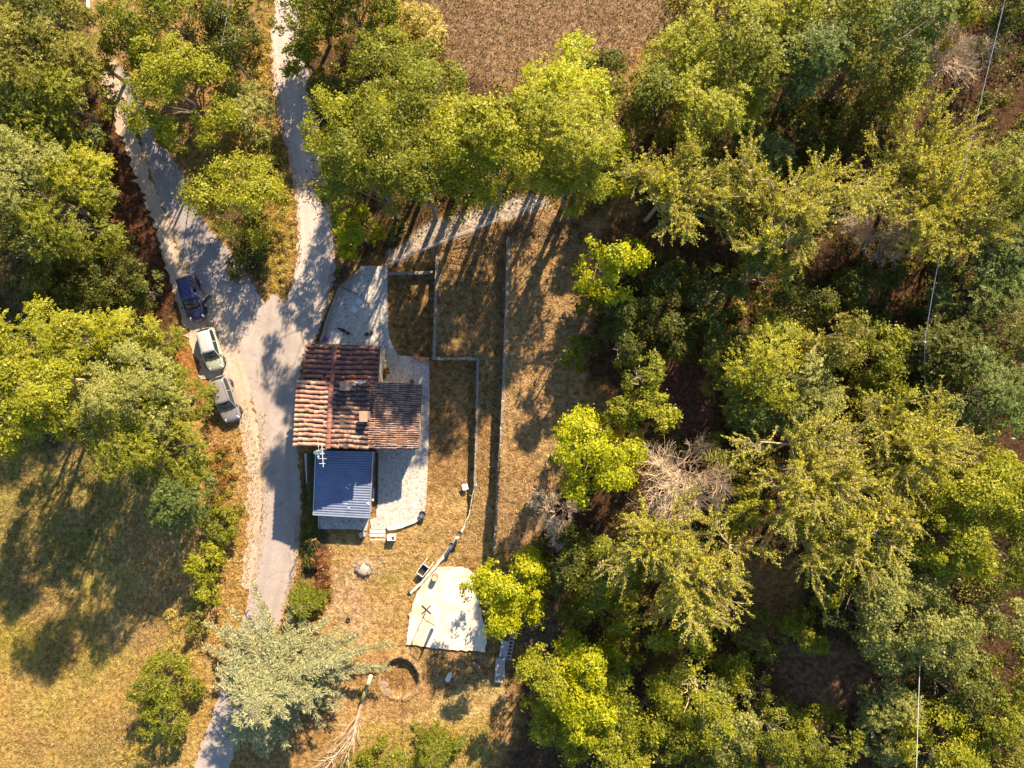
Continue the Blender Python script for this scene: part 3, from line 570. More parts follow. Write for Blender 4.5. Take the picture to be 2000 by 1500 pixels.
# annex with a corrugated metal roof
ab = P(670, 945, 0); ab.z = 0; ax_ = thing('annex', 'small annex with a corrugated blue-grey metal roof on the south side of the house', 'outbuilding', ab)
ac = [P(617, 880, 3.25), P(729, 882, 3.2), P(722, 1011, 3.05), P(612, 1005, 3.1)]; ac = [x - ab for x in ac]
m, t, p = nodemat('corrugated_metal'); g = geo(t); n1 = noise(t, .8, 5, .6, g); n2 = noise(t, 7, 5, .7, g)
c = mixc(t, ramp(t, n1, .35, .7), (.13, .16, .25), (.19, .22, .32)); c = mixc(t, mul(t, ramp(t, n2, .55, .75), .4), c, (.45, .47, .50)); t.links.new(c, p.inputs['Base Color']); p.inputs['Roughness'].default_value = .42; p.inputs['Metallic'].default_value = .25; metal_roof = m
V = []; np_ = 26; per = 8; rows = np_ * per + 1; cols = 9
for i in range(rows):
    f = i / (rows - 1); ph = f * np_ * 2 * math.pi; hz = .035 * max(-.5, min(.8, 1.6 * math.sin(ph)))
    for j in range(cols): q = (ac[0].lerp(ac[3], f)).lerp(ac[1].lerp(ac[2], f), j / (cols - 1)); V.append((q.x, q.y, q.z + hz + .004 * math.sin(j * 3.1 + i * .2)))
fs = [(i * cols + j, i * cols + j + 1, (i + 1) * cols + j + 1, (i + 1) * cols + j) for i in range(rows - 1) for j in range(cols - 1)]
ro = MB().add(V, fs).build('roof', metal_roof, ax_); s_ = ro.modifiers.new('solid', 'SOLIDIFY'); s_.thickness = .03; s_.offset = -1
mb = MB()
for a, b in ((0, 3), (3, 2), (2, 1)): mb.bar(ac[a] + Vector((0, 0, .02)), ac[b] + Vector((0, 0, .02)), .07, .12)
mb.build('edge_trim', simple('zinc', (.52, .52, .56), .4, .6, .08, bmp=0), ro)
rg = random.Random(5)
for k in range(8): q = ac[0].lerp(ac[3], rg.choice([.12, .5, .72, .9])).lerp(ac[1].lerp(ac[2], .8), rg.choice([.62, .97])); MB().box(q + Vector((rg.uniform(-.3, .1), rg.uniform(-.2, .2), .05)), (.16, .06, .03)).build('patch', white_paint, ro)
ci = sum(ac, Vector()) / 4; wl = [ci + (q - ci) * .93 for q in ac]; hwall(ax_, Vector((0, 0, 0)), [(q.x, q.y) for q in wl], .1, lambda p: 2.98, simple('annex_plaster', (.33, .24, .18), .9, var=.2))
opening((wl[1].x, wl[1].y), (wl[2].x, wl[2].y), .3, 1.24, 2.0, .9, ax_, Vector((0, 0, 0)), True, -1); opening((wl[1].x, wl[1].y), (wl[2].x, wl[2].y), .7, 1.9, 1.0, .9, ax_, Vector((0, 0, 0)), False, -1)
opening((wl[3].x, wl[3].y), (wl[2].x, wl[2].y), .5, 1.7, 1.2, 2.2, ax_, Vector((0, 0, 0)), False, 1)
MB().bar(P(737, 884, 1.26) - ab, P(736, 992, 1.26) - ab, .16, .05).build('drain', simple('drain_dark', (.05, .045, .05), .8), ax_)
# stone terrace under the annex
tr = thing('terrace', 'narrow stone terrace with a rail under the south edge of the annex', 'terrace', P(670, 1022, .4))
tl = Vector(tr.location); q = [P(621, 1002, 1.3), P(722, 1002, 1.3), P(716, 1037, 1.3), P(690, 1034, 1.3), P(621, 1032, 1.3)]
MB().prism([(x.x - tl.x, x.y - tl.y) for x in q], -.3, .84).build('paving', pave, tr); mb = MB()
rail = [P(622, 1004, 2.1) - tl, P(622, 1032, 2.1) - tl, P(641, 1033, 2.1) - tl]; mb.tube(rail, .035, 6); mb.tube([x - Vector((0, 0, .45)) for x in rail], .02, 5)
for k in range(6): f = k / 5; x = rail[0].lerp(rail[1], f); mb.tube([x, (x.x, x.y, .84)], .025, 5)
x = rail[2]; mb.tube([x, (x.x, x.y, .84)], .025, 5); mb.build('rail', steel, tr)
slab_ = slab('concrete_pad', [(594, 886), (616, 884), (615, 946), (598, 944)], -.1, .55, concrete); tag(slab_, 'grey concrete pad between the annex and the road', 'pad')
# entrance canopy at the north door and a gate beam
o = slab('door_canopy', [(648, 648), (669, 650), (661, 674), (640, 673)], 3.7, 3.82, concrete, house); o.location = -hb
# ---------------------------------------------------------------- cars
def carpaint(name, col, rough=.32):
    m, t, p = nodemat(name); g = t.nodes.new('ShaderNodeTexCoord').outputs['Object']; n = noise(t, 3, 6, .7, g); c = mixc(t, ramp(t, n, .4, .75), col, [x * .8 + .05 for x in col])
    t.links.new(c, p.inputs['Base Color']); p.inputs['Roughness'].default_value = rough; p.inputs['Metallic'].default_value = .35; p.inputs['Coat Weight'].default_value = .6; p.inputs['Coat Roughness'].default_value = .1; return m
cglass = simple('car_glass', (.02, .028, .03), .06, bmp=0, var=.1); cglass.node_tree.nodes['Principled BSDF'].inputs['Coat Weight'].default_value = .5
blackp = simple('black_trim', (.02, .02, .022), .5, var=.1, bmp=0); lampm = simple('lamp_glass', (.75, .76, .74), .12, var=.05, bmp=0); redl = simple('tail_lamp', (.45, .02, .015), .2, var=.1, bmp=0); alloy = simple('alloy', (.55, .55, .56), .3, .8, .05, bmp=0); seatm = simple('seat_cloth', (.10, .10, .11), .9)
def car(name, label, u, v, head, L, W, Ht, paint, hoodL=.24, roofm=None, door_open=False, rails=False, interior=None):
    b = G(u, v); r = thing(name, label, 'car', (b.x, b.y, max(b.z, 0) + .03), head, 'cars parked nose to tail on the verge')
    hl = L / 2; hw = W / 2; belt = Ht * .60; top = Ht
    # lower body: stations along x (front is +x): (x, half width, hood or belt height, bottom)
    xf = hl; st = [(-1.0, .70, .50, .34), (-.985, .84, .60, .28), (-.95, .93, .64, .24), (-.85, .985, .655, .20), (-.5, 1.0, .65, .18), (0, 1.0, .635, .18), (.40, 1.0, .62, .18), (.56, .985, .60, .18), (.72, .96, .565, .19), (.86, .90, .52, .22), (.95, .78, .47, .25), (.99, .62, .41, .28), (1.0, .45, .36, .30)]
    V = []; sec = 11
    for sx, w_, zt, zb in st:
        x = sx * hl; y = w_ * hw; zt = zt * Ht; zb = zb * Ht
        half = [(y * .86, zb), (y * .985, zb + .10), (y, (zb + zt) * .5), (y * .975, zt - .10), (y * .90, zt - .02), (y * .5, zt + .035)]
        for yy, zz in half: V.append((x, yy, zz))
        V.append((x, 0, zt + .05))
        for yy, zz in reversed(half): V.append((x, -yy, zz))
    n = 13; fs = [(i * n + k, i * n + k + 1, (i + 1) * n + k + 1, (i + 1) * n + k) for i in range(len(st) - 1) for k in range(n - 1)]
    fs += [(i * n + n - 1, i * n, (i + 1) * n, (i + 1) * n + n - 1) for i in range(len(st) - 1)]; fs += [tuple(range(n)), tuple((len(st) - 1) * n + k for k in reversed(range(n)))]
    body = MB().add(V, fs).build('body', paint, r, True); ss = body.modifiers.new('sub', 'SUBSURF'); ss.levels = 1; ss.render_levels = 2
    # glasshouse: x positions of windscreen foot/top, rear window top/foot
    x0, x1, x2, x3 = hl * .50, hl * .14, -hl * .80, -hl * .955; zb = belt + .02; yb = hw * .90; yt = hw * .70; zr = top - .05
    def pan(nm, ps, mat, par, th=.012):
        o = MB().add(ps, [(0, 1, 2, 3)]).build(nm, mat, par); s = o.modifiers.new('s', 'SOLIDIFY'); s.thickness = th; return o
    def bow(nm, x_a, y_a, z_a, x_b, y_b, z_b, mat, par, curve):
        vs = []; k = 8
        for i in range(k + 1):
            f = -1 + 2 * i / k; vs.append((x_a + curve * (1 - f * f), y_a * f, z_a + .02 * (1 - f * f)))
        for i in range(k + 1):
            f = -1 + 2 * i / k; vs.append((x_b + curve * .5 * (1 - f * f), y_b * f, z_b + .03 * (1 - f * f)))
        o = MB().add(vs, [(i, i + 1, k + 2 + i, k + 1 + i) for i in range(k)]).build(nm, mat, par, True); s = o.modifiers.new('s', 'SOLIDIFY'); s.thickness = .012; return o
    bow('windscreen', x0, yb * .92, zb, x1, yt * .95, zr, cglass, r, .12); bow('rear_window', x3 + .02, yb * .85, zb + .05, x2, yt * .92, zr, cglass, r, -.08)
    rp = []; k = 10; xs_ = [x1 + .03, x1 - .15, (x1 * 2 + x2) / 3, (x1 + 2 * x2) / 3, x2 + .12, x2 - .04]
    for i, xx in enumerate(xs_):
        crown = .05 * math.sin(math.pi * (i + .7) / (len(xs_) + .4))
        for j in range(k + 1):
            f = -1 + 2 * j / k; wd = yt * (1.0 if 0 < i < 5 else .96); bx = (.06 if i == 0 else 0) * (1 - f * f) - (.05 if i == 5 else 0) * (1 - f * f)
            rp.append((xx + bx, wd * f, zr + crown + .045 * (1 - f ** 4)))
    ro = MB().add(rp, [(i * (k + 1) + j, i * (k + 1) + j + 1, (i + 1) * (k + 1) + j + 1, (i + 1) * (k + 1) + j) for i in range(5) for j in range(k)]).build('roof', roofm or paint, r, True); s = ro.modifiers.new('s', 'SOLIDIFY'); s.thickness = .04
    for sgn in (-1, 1):
        xm = (x1 + x2) / 2 + .1; e = sgn
        so_ = (sgn == 1 and door_open)
        if not so_: pan('side_window', [(x0 - .12, e * yb * .97, zb), (xm + .04, e * yb, zb), (xm + .04, e * yt * 1.02, zr - .02), (x1 - .02, e * yt, zr - .02)], cglass, r)
        pan('side_window', [(xm - .04, e * yb, zb), (x3 + .30, e * yb * .96, zb + .04), (x2 + .02, e * yt, zr - .02), (xm - .04, e * yt * 1.02, zr - .02)], cglass, r)
        mb = MB(); mb.bar((x0 - .02, e * yb * .93, zb), (x1, e * yt * .99, zr), .07, .07); mb.bar((xm, e * yb * 1.0, zb), (xm, e * yt * 1.03, zr), .07, .05); mb.bar((x3 + .1, e * yb * .9, zb), (x2 - .02, e * yt * .97, zr), .16, .10)
        mb.bar((x1, e * yt * 1.0, zr), (x2, e * yt * 1.0, zr), .06, .07); mb.build('pillar', paint, r, bevel=.015)
        if rails: MB().tube([(x1 - .1, e * yt * .92, zr + .07), (x1 - .25, e * yt * .92, zr + .12), (x2 + .3, e * yt * .92, zr + .12), (x2 + .15, e * yt * .92, zr + .07)], .022, 6).build('roof_rail', alloy, r)
        MB().box((x0 - .28, e * (hw + .09), belt + .07), (.13, .2, .12)).build('mirror', paint, r, bevel=.03)
        for xx in (hl * .62, -hl * .60):
            wh = MB().lathe((0, 0, 0), [(.20, -.11), (.29, -.105), (.315, -.07), (.315, .07), (.29, .105), (.20, .11)], 24).build('wheel', black_rubber, r, True); wh.rotation_euler = (math.pi / 2, 0, 0); wh.location = (xx, e * (hw - .10), .315)
            rm_ = MB().lathe((0, 0, 0), [(.02, .02), (.06, .05), (.18, .06), (.205, .11)], 16); rm_.lathe((0, 0, 0), [(.02, -.02), (.06, -.05), (.18, -.06), (.205, -.11)], 16)
            o = rm_.build('rim', alloy, wh)
            MB().tube([(xx + .40 * math.cos(a), e * (hw + .004), .30 + .40 * math.sin(a)) for a in [math.pi * i / 12 for i in range(13)]], .028, 5).build('wheel_arch', blackp, r)
        o = MB().lathe((0, 0, 0), [(.0, .06), (.10, .05), (.15, .0), (.10, -.05)], 14).build('headlight', lampm, r, True); o.scale = (1.25, .6, .6); o.location = (hl * .90, e * hw * .66, Ht * .475); o.rotation_euler = (0, math.radians(35), math.radians(-e * -24))
        MB().box((-hl * .955, e * hw * .78, Ht * .55), (.09, .12, .32), e * .5).build('taillight', redl, r, bevel=.04)
        if not so_: MB().box((xm + .12, e * (hw * 1.0 + .005), belt - .12), (.2, .03, .04)).build('handle', blackp if rails else paint, r)
        MB().box((xm - .95, e * (hw * .99 + .005), belt - .12), (.2, .03, .04)).build('handle', blackp if rails else paint, r)
        MB().bar((xm, e * (hw * 1.0 + .001), .38), (xm, e * (hw * .985 + .001), belt - .06), .012, .012).build('door_gap', blackp, r); MB().bar((x0 - .25, e * (hw * 1.0 + .001), .38), (x0 - .25, e * (hw * .985), belt - .08), .012, .012).build('door_gap', blackp, r)
    MB().tube([(hl * .90, -hw * .70, .40), (hl * .975, -hw * .42, .38), (hl * 1.0, 0, .38), (hl * .975, hw * .42, .38), (hl * .90, hw * .70, .40)], .07, 6).build('bumper', blackp, r)
    MB().tube([(-hl * .93, -hw * .82, .42), (-hl * 1.0, -hw * .45, .42), (-hl * 1.012, 0, .42), (-hl * 1.0, hw * .45, .42), (-hl * .93, hw * .82, .42)], .07, 6).build('bumper', paint if not rails else blackp, r)
    MB().box((hl * 1.02, 0, .42), (.02, .50, .11)).build('number_plate', white_paint, r); MB().box((-hl * 1.025, 0, .62), (.02, .50, .11)).build('number_plate', white_paint, r)
    # bonnet seams and wipers
    mb = MB()
    for e in (-1, 1):
        pth = [(hl * .52, e * hw * .80, Ht * .62 + .022), (hl * .70, e * hw * .74, Ht * .575 + .03), (hl * .86, e * hw * .62, Ht * .52 + .033)]
        mb.tube(pth, .008, 4)
    mb.build('bonnet_seam', blackp, r); mb = MB()
    for yy in (-.35, .2): mb.tube([(x0 + .16, yy, zb + .05), (x0 + .0, yy + .42, zb + .15)], .012, 4)
    mb.build('wiper', blackp, r)
    mb = MB(); mb.box((0.1, -.36, .62), (.5, .5, .5)); mb.box((0.1, .36, .62), (.5, .5, .5)); mb.box((-.18, -.36, .95), (.14, .46, .6)); mb.box((-.18, .36, .95), (.14, .46, .6)); mb.box((-.95, 0, .8), (.6, 1.15, .5)); mb.box((hl * .42, 0, .86), (.4, 1.2, .14)); mb.build('seat', interior or seatm, r, bevel=.05)
    if door_open:
        a = math.radians(58); hx = x0 - .25; hy = hw; dl = 1.05
        d = Vector((-math.cos(a), math.sin(a), 0)); q = Vector((hx, hy, 0)); do = MB().bar(q + Vector((0, 0, .66)), q + d * dl + Vector((0, 0, .66)), .07, .56).build('door', paint, r, bevel=.03)
        ti = Vector((-d.y, d.x, 0)) * (-.14)
        MB().add([q + d * .08 + Vector((0, 0, belt)), q + d * dl + Vector((0, 0, belt)), q + d * (dl - .12) + ti + Vector((0, 0, zr - .03)), q + d * .42 + ti + Vector((0, 0, zr - .03))], [(0, 1, 2, 3)]).build('door_window', cglass, do)
        MB().tube([q + d * .05 + Vector((0, 0, belt)), q + d * .42 + ti + Vector((0, 0, zr - .03)), q + d * (dl - .12) + ti + Vector((0, 0, zr - .03)), q + d * dl + Vector((0, 0, belt))], .025, 5).build('door_frame', paint, do)
        MB().box((.1, hw * .97, .72), (.9, .04, .5)).build('door_opening', seatm, r)
    return r
car('parked_car', 'dark blue hatchback with its driver door open, northernmost of the three cars', 381, 583, math.radians(-75), 4.1, 1.72, 1.5, carpaint('blue_paint', (.010, .015, .075)), door_open=True, interior=simple('beige_cloth', (.35, .30, .25), .9))
car('parked_car', 'silver and pale green hatchback in the middle of the three parked cars', 418, 683, math.radians(-74), 3.85, 1.66, 1.47, carpaint('silver_green_paint', (.50, .54, .42), .35), roofm=carpaint('silver_roof', (.55, .57, .58)))
car('parked_car', 'grey-brown estate car with roof rails at the south end of the parked row', 447, 779, math.radians(-71.5), 4.15, 1.76, 1.58, carpaint('taupe_paint', (.30, .275, .28)), rails=True)
# ---------------------------------------------------------------- foliage
def unit(a): return a / (np.linalg.norm(a, axis=-1, keepdims=True) + 1e-9)
def leafquads(c, nrm, size, rg, asp=.55, up=None):
    n = len(c); t = unit(rg.normal(size=(n, 3))) if up is None else up
    a = unit(np.cross(nrm, t)); b = unit(np.cross(nrm, a)); s = size[:, None] * .5
    if up is not None: a, b = b, a
    bend = nrm * s * .25
    return np.stack([c + a * s, c + b * s * asp + bend, c - a * s, c - b * s * asp + bend], 1)
def lobes_of(R, Rz, rg, k, inner=.52, outer=.82, low=-.75):
    k = int(k * 1.5); d = unit(rg.normal(size=(k * 3, 3))); d = d[d[:, 2] > low][:k]
    rad = rg.uniform(inner, outer, len(d)); L = d * rad[:, None] * np.array([R, R, Rz]); rl = R * rg.uniform(.18, .34, len(d)) * (1.25 if R < 4 else 1)
    L = np.vstack([L, [[0, 0, Rz * .45]]]); rl = np.r_[rl, R * .42]; return L, rl
def crown_broad(R, Rz, rg, size=.24, dens=1.0, soft=False, sparse=1.0):
    k = int(6 + R * 2.6); L, rl = lobes_of(R, Rz, rg, k)
    wts = rl ** 2; wts /= wts.sum(); J = int(k * 22); li = rg.choice(len(L), J, p=wts)
    out = unit(L[li] + rg.normal(size=(J, 3)) * R * .10 + np.array([0, 0, .3 * R]))
    d = unit(out * 1.0 + rg.normal(size=(J, 3)) * .75)
    cp = L[li] + d * (rl[li] * rg.uniform(.6, 1.08, J))[:, None] * np.array([1, 1, .85]); rc = rl[li] * rg.uniform(.16, .36, J)
    n = int(dens * 560 * R * R * (1.3 if soft else 1)); n = max(n, 300); wc = rc ** 2; wc /= wc.sum(); ci = rg.choice(J, n, p=wc)
    g = rg.normal(size=(n, 3)) * np.array([.62, .62, .38]); pos = cp[ci] + g * rc[ci][:, None]
    nr = unit(d[ci] * .7 + np.array([0, 0, .55]) + rg.normal(size=(n, 3)) * .5)
    sz = np.clip(rg.lognormal(-.12, .42, n), .35, 2.0) * size; ct = rg.uniform(0, 1, J)
    t = np.clip(ct[ci] * .55 + rg.uniform(0, .5, n) * .85, 0, 1)
    return leafquads(pos, nr, sz, rg), t, L, rl
def crown_acacia(R, Rz, rg, dens=1.0):
    k = int(6 + R * 2.8); L, rl = lobes_of(R, Rz, rg, k, .45, .78)
    wts = rl ** 2; wts /= wts.sum(); nf = int(dens * 102 * R * R) + 60; li = rg.choice(len(L), nf, p=wts)
    out = unit(L[li] + np.array([0, 0, .35 * R])); d = unit(out + rg.normal(size=(nf, 3)) * .7)
    p0 = L[li] + d * (rl[li] * rg.uniform(.45, 1.0, nf))[:, None]
    fd = unit(d * np.array([1, 1, .3]) + rg.normal(size=(nf, 3)) * .45 + np.array([0, 0, -.05])); fl = rg.uniform(.35, .85, nf); m_ = 8
    sd = unit(np.cross(fd, np.array([0, 0, 1.]))); ct = rg.uniform(0, 1, nf); lt = rg.uniform(0, 1, len(L))
    Q = []; T = []
    for j in range(m_):
        f = (j + .5) / m_; w_ = .13 * math.sin(math.pi * (f * .8 + .15)); s = 1 if j % 2 else -1
        c = p0 + fd * (fl * f)[:, None] + sd * (s * w_ * .6) + np.array([0, 0, -.10]) * f * f
        nr = unit(np.array([0, 0, 1.]) + d * .4 + rg.normal(size=(nf, 3)) * .35)
        Q.append(leafquads(c, nr, np.clip(rg.lognormal(-1.75, .35, nf), .08, .34), rg, .5)); T.append(np.clip(ct * .35 + lt[li] * .35 + rg.uniform(0, .4, nf), 0, .99))
    return np.concatenate(Q), np.concatenate(T), L, rl
def limbs(L, h, zc, r0, rg, wiggle=.12):
    """limb pieces from the trunk to each lobe, with a bend"""
    A = []; B = []; RA = []; RB = []
    for l in L:
        e = np.array([l[0], l[1], zc + l[2]]); f = rg.uniform(.3, .6); s = np.array([0, 0, max(.5, zc * f)]); m = (s * .5 + e * .5) + rg.normal(size=3) * wiggle * np.linalg.norm(e - s) * np.array([1, 1, .4]) + np.array([0, 0, .1 * h])
        r = r0 * rg.uniform(.2, .36); A += [s, m]; B += [m, e]; RA += [r, r * .65]; RB += [r * .65, r * .25]
    return A, B, RA, RB
def tree(u, v, rpx, h, kind, pal, label, name='tree', cat='tree', group=None, seed=None, dens=1.0, flat=1.0, sq=(1, 1)):
    seed = int(u * 7 + v * 13) if seed is None else seed; rg = np.random.default_rng(seed)
    zg = 0.0
    for _ in range(10):
        R = rpx * (H - zg - h * .6) / F * 1.14; Rz = min(R * 1.6, h * .46) * flat; zc = h - Rz; c = P(u, v, zg + zc * 1.06); zg = .5 * zg + .5 * float(gz(c.x, c.y))
    zg = float(gz(c.x, c.y)); r = thing(name, label, cat, (c.x, c.y, zg), 0, group)
    r0 = min(.21, max(.06, .021 * h))
    if kind in 'BA':
        if kind == 'A': Q, T, L, rl = crown_acacia(R * .96, Rz, rg, dens)
        else: Q, T, L, rl = crown_broad(R * .96, Rz, rg, .172 if R > 1.5 else .15, dens * 1.9)
        Q = Q * np.array([sq[0], sq[1], 1]); Q[..., 2] = np.maximum(Q[..., 2] + zc, .12)
        quads('crown', Q, LM[pal], r, T)
        A, B, RA, RB = limbs(L[:12] * np.array([sq[0], sq[1], 1]), h, zc, r0, rg)
        nt_ = 4; pt = np.array([[0, 0, -.4]] + [[rg.normal(0, .05 * h / 4), rg.normal(0, .05 * h / 4), zc * (i + 1) / nt_] for i in range(nt_)])
        for i in range(nt_): A.append(pt[i]); B.append(pt[i + 1]); RA.append(r0 * (1.25 - .2 * i)); RB.append(r0 * (1.05 - .2 * i))
        segs('trunk', A, B, RA, RB, bark if rg.random() < .85 else bark_pale, r)
    elif kind == 'S':      # thin, long-shooted crown one can see through
        nb = int(14 + R * 3.6); Rz = R * .36; A = [np.array([0, 0, -.4])]; top = np.array([0, 0, h - Rz * 1.7]); B = [top]; RA = [r0 * 1.1]; RB = [r0 * .8]; LP = []; LD = []
        for i in range(nb):
            if i % 4 == 0: hub = np.array([rg.normal(0, R * .30), rg.normal(0, R * .30), top[2] + rg.uniform(-.5, .8)]); A.append(top * .6); B.append(hub); RA.append(r0 * .6); RB.append(r0 * .4)
            az = rg.uniform(0, 6.283); el = rg.uniform(-.1, 1.1); ln = R * rg.uniform(.35, .80) * math.cos(el * .75) + .4
            d = np.array([math.cos(az) * math.cos(el), math.sin(az) * math.cos(el), math.sin(el)]); e = hub + d * np.array([ln * 1.05, ln * 1.05, Rz * 1.5]); e[2] = min(e[2], h * 1.03)
            pr = hub; rr = r0 * .38; ns = 4
            for s in range(ns):
                f = (s + 1) / ns; q = hub + (e - hub) * f + rg.normal(size=3) * .10 * ln; A.append(pr); B.append(q); RA.append(rr); RB.append(rr * .72); rr *= .72
                for k in range(int(3 + .75 * R)):
                    b0 = pr + (q - pr) * rg.random(); sd = unit(d * 1.1 + rg.normal(size=3) * .55 + np.array([0, 0, .12])); sl_ = rg.uniform(.7, 2.1); b1 = b0 + sd * sl_
                    A.append(b0); B.append(b1); RA.append(.026); RB.append(.008); nl = int(26 * sl_ * dens); ff = rg.uniform(.1, 1, nl)[:, None]; LP.append(b0 + (b1 - b0) * ff + rg.normal(size=(nl, 3)) * .075); LD.append(np.repeat(sd[None], nl, 0))
                pr = q
        LP = np.concatenate(LP); n = len(LP); LD = np.concatenate(LD); nr = unit(np.array([0, 0, .8]) + rg.normal(size=(n, 3)) * .7)
        quads('crown', leafquads(LP, nr, rg.uniform(.08, .21, n), rg, .5), LM[pal], r, np.clip(rg.uniform(0, 1, n), 0, 1))
        segs('trunk', A, B, RA, RB, bark_twig, r, 4)
    elif kind == 'D':      # dead, bare branches
        A = []; B = []; RA = []; RB = []
        def grow(p, d, ln, rad, lev):
            ns = 3; q = p
            for s in range(ns):
                d2 = unit(d + rg.normal(size=3) * .16); q2 = q + d2 * ln / ns; A.append(q); B.append(q2); RA.append(rad * (1 - .22 * s / ns)); RB.append(rad * (1 - .22 * (s + 1) / ns)); q = q2; d = d2
                if lev < 4 and (s or lev):
                    for _ in range(2 if lev < 3 else 2):
                        grow(q, unit(d * .8 + rg.normal(size=3) * .42 + np.array([0, 0, .03])), ln * rg.uniform(.45, .75), rad * .5, lev + 1)
            if lev < 4: grow(q, unit(d + rg.normal(size=3) * .2), ln * .6, rad * .6, lev + 1)
        for i in range(int(7 * dens)):
            az = i * 2.4 + rg.uniform(-.4, .4); el = rg.uniform(.15, 1.2); grow(np.array([rg.normal(0, R * .12), rg.normal(0, R * .12), h * .3]), np.array([math.cos(az) * math.cos(el), math.sin(az) * math.cos(el), math.sin(el)]), R * .58, r0 * .30, 1)
        A.append(np.array([0, 0, -.4])); B.append(np.array([0, 0, h * .32])); RA.append(r0); RB.append(r0 * .7); RB = np.maximum(RB, .008); RA = np.maximum(RA, .010)
        segs('bare_branches', A[:-1], B[:-1], RA[:-1], RB[:-1], bark_dead, r, 3); segs('trunk', A[-1:], B[-1:], RA[-1:], RB[-1:], bark_dead, r, 8)
    elif kind in 'CP':     # conifers: tiers of limbs carrying sprays
        A = [np.array([0, 0, -.4])]; B = [np.array([0, 0, h])]; RA = [r0 * 1.3]; RB = [.04]; tiers = int(h / (.62 if kind == 'P' else .72)); PP = []; DD = []
        for ti in range(tiers):
            f = (ti + .5) / tiers; z = h * (.12 + .86 * f); Rl = R * (1 - f) ** (.75 if kind == 'C' else .9) * 1.05 + .25; nl = int(12 + 9 * (1 - f)) if kind == 'C' else int(8 + 8 * (1 - f))
            for i in range(nl):
                az = rg.uniform(0, 6.283); ln = Rl * rg.uniform(.5, 1.0) * (.86 + .16 * math.sin(az * 3 + 1) + .08 * math.sin(az * 5)); dz = rg.uniform(-.10, .14) * ln if kind == 'C' else -.15 * ln; s = np.array([0, 0, z]); dr = np.array([math.cos(az), math.sin(az), 0.]); e = s + dr * ln + np.array([0, 0, dz]); A.append(s); B.append(e); RA.append(.03 + .012 * ln); RB.append(.015)
                sdv = np.array([-dr[1], dr[0], 0]); nt2 = int(ln * 11) + 3
                for k in range(nt2):
                    g_ = rg.uniform(.12, 1.0); side = rg.choice([-1, 1]); b0 = s + (e - s) * g_; dd = unit(dr * .8 + sdv * side * rg.uniform(.3, 1.1) + np.array([0, 0, rg.uniform(-.05, .22)])); tl_ = (.35 + .75 * (1 - g_) * min(1, ln / 3)) * rg.uniform(.6, 1.2)
                    m3 = max(3, int(tl_ * 15)); ff = np.linspace(.05, 1, m3)[:, None]; PP.append(b0 + dd * tl_ * ff + rg.normal(size=(m3, 3)) * .025); DD.append(np.repeat(dd[None], m3, 0))
        PP = np.concatenate(PP); DD = np.concatenate(DD); n = len(PP); DD = unit(DD + rg.normal(size=(n, 3)) * .55); nr = unit(np.array([0, 0, 1.]) + rg.normal(size=(n, 3)) * .45)
        a = unit(DD - nr * (DD * nr).sum(1, keepdims=True)); b = np.cross(nr, a); s = rg.uniform(.13, .26, n)[:, None]
        Q = np.stack([PP - a * s * .5, PP + b * s * .17, PP + a * s, PP - b * s * .17], 1); quads('crown', Q, LM[pal], r, np.clip(rg.uniform(0, 1, n) * .9, 0, 1)); segs('trunk', A, B, RA, RB, bark, r, 5)
    return r
G1, G2, G3, G4 = 'trees of the west wood', 'trees between and beside the lanes', 'trees along the north edge of the garden', 'trees of the east wood'
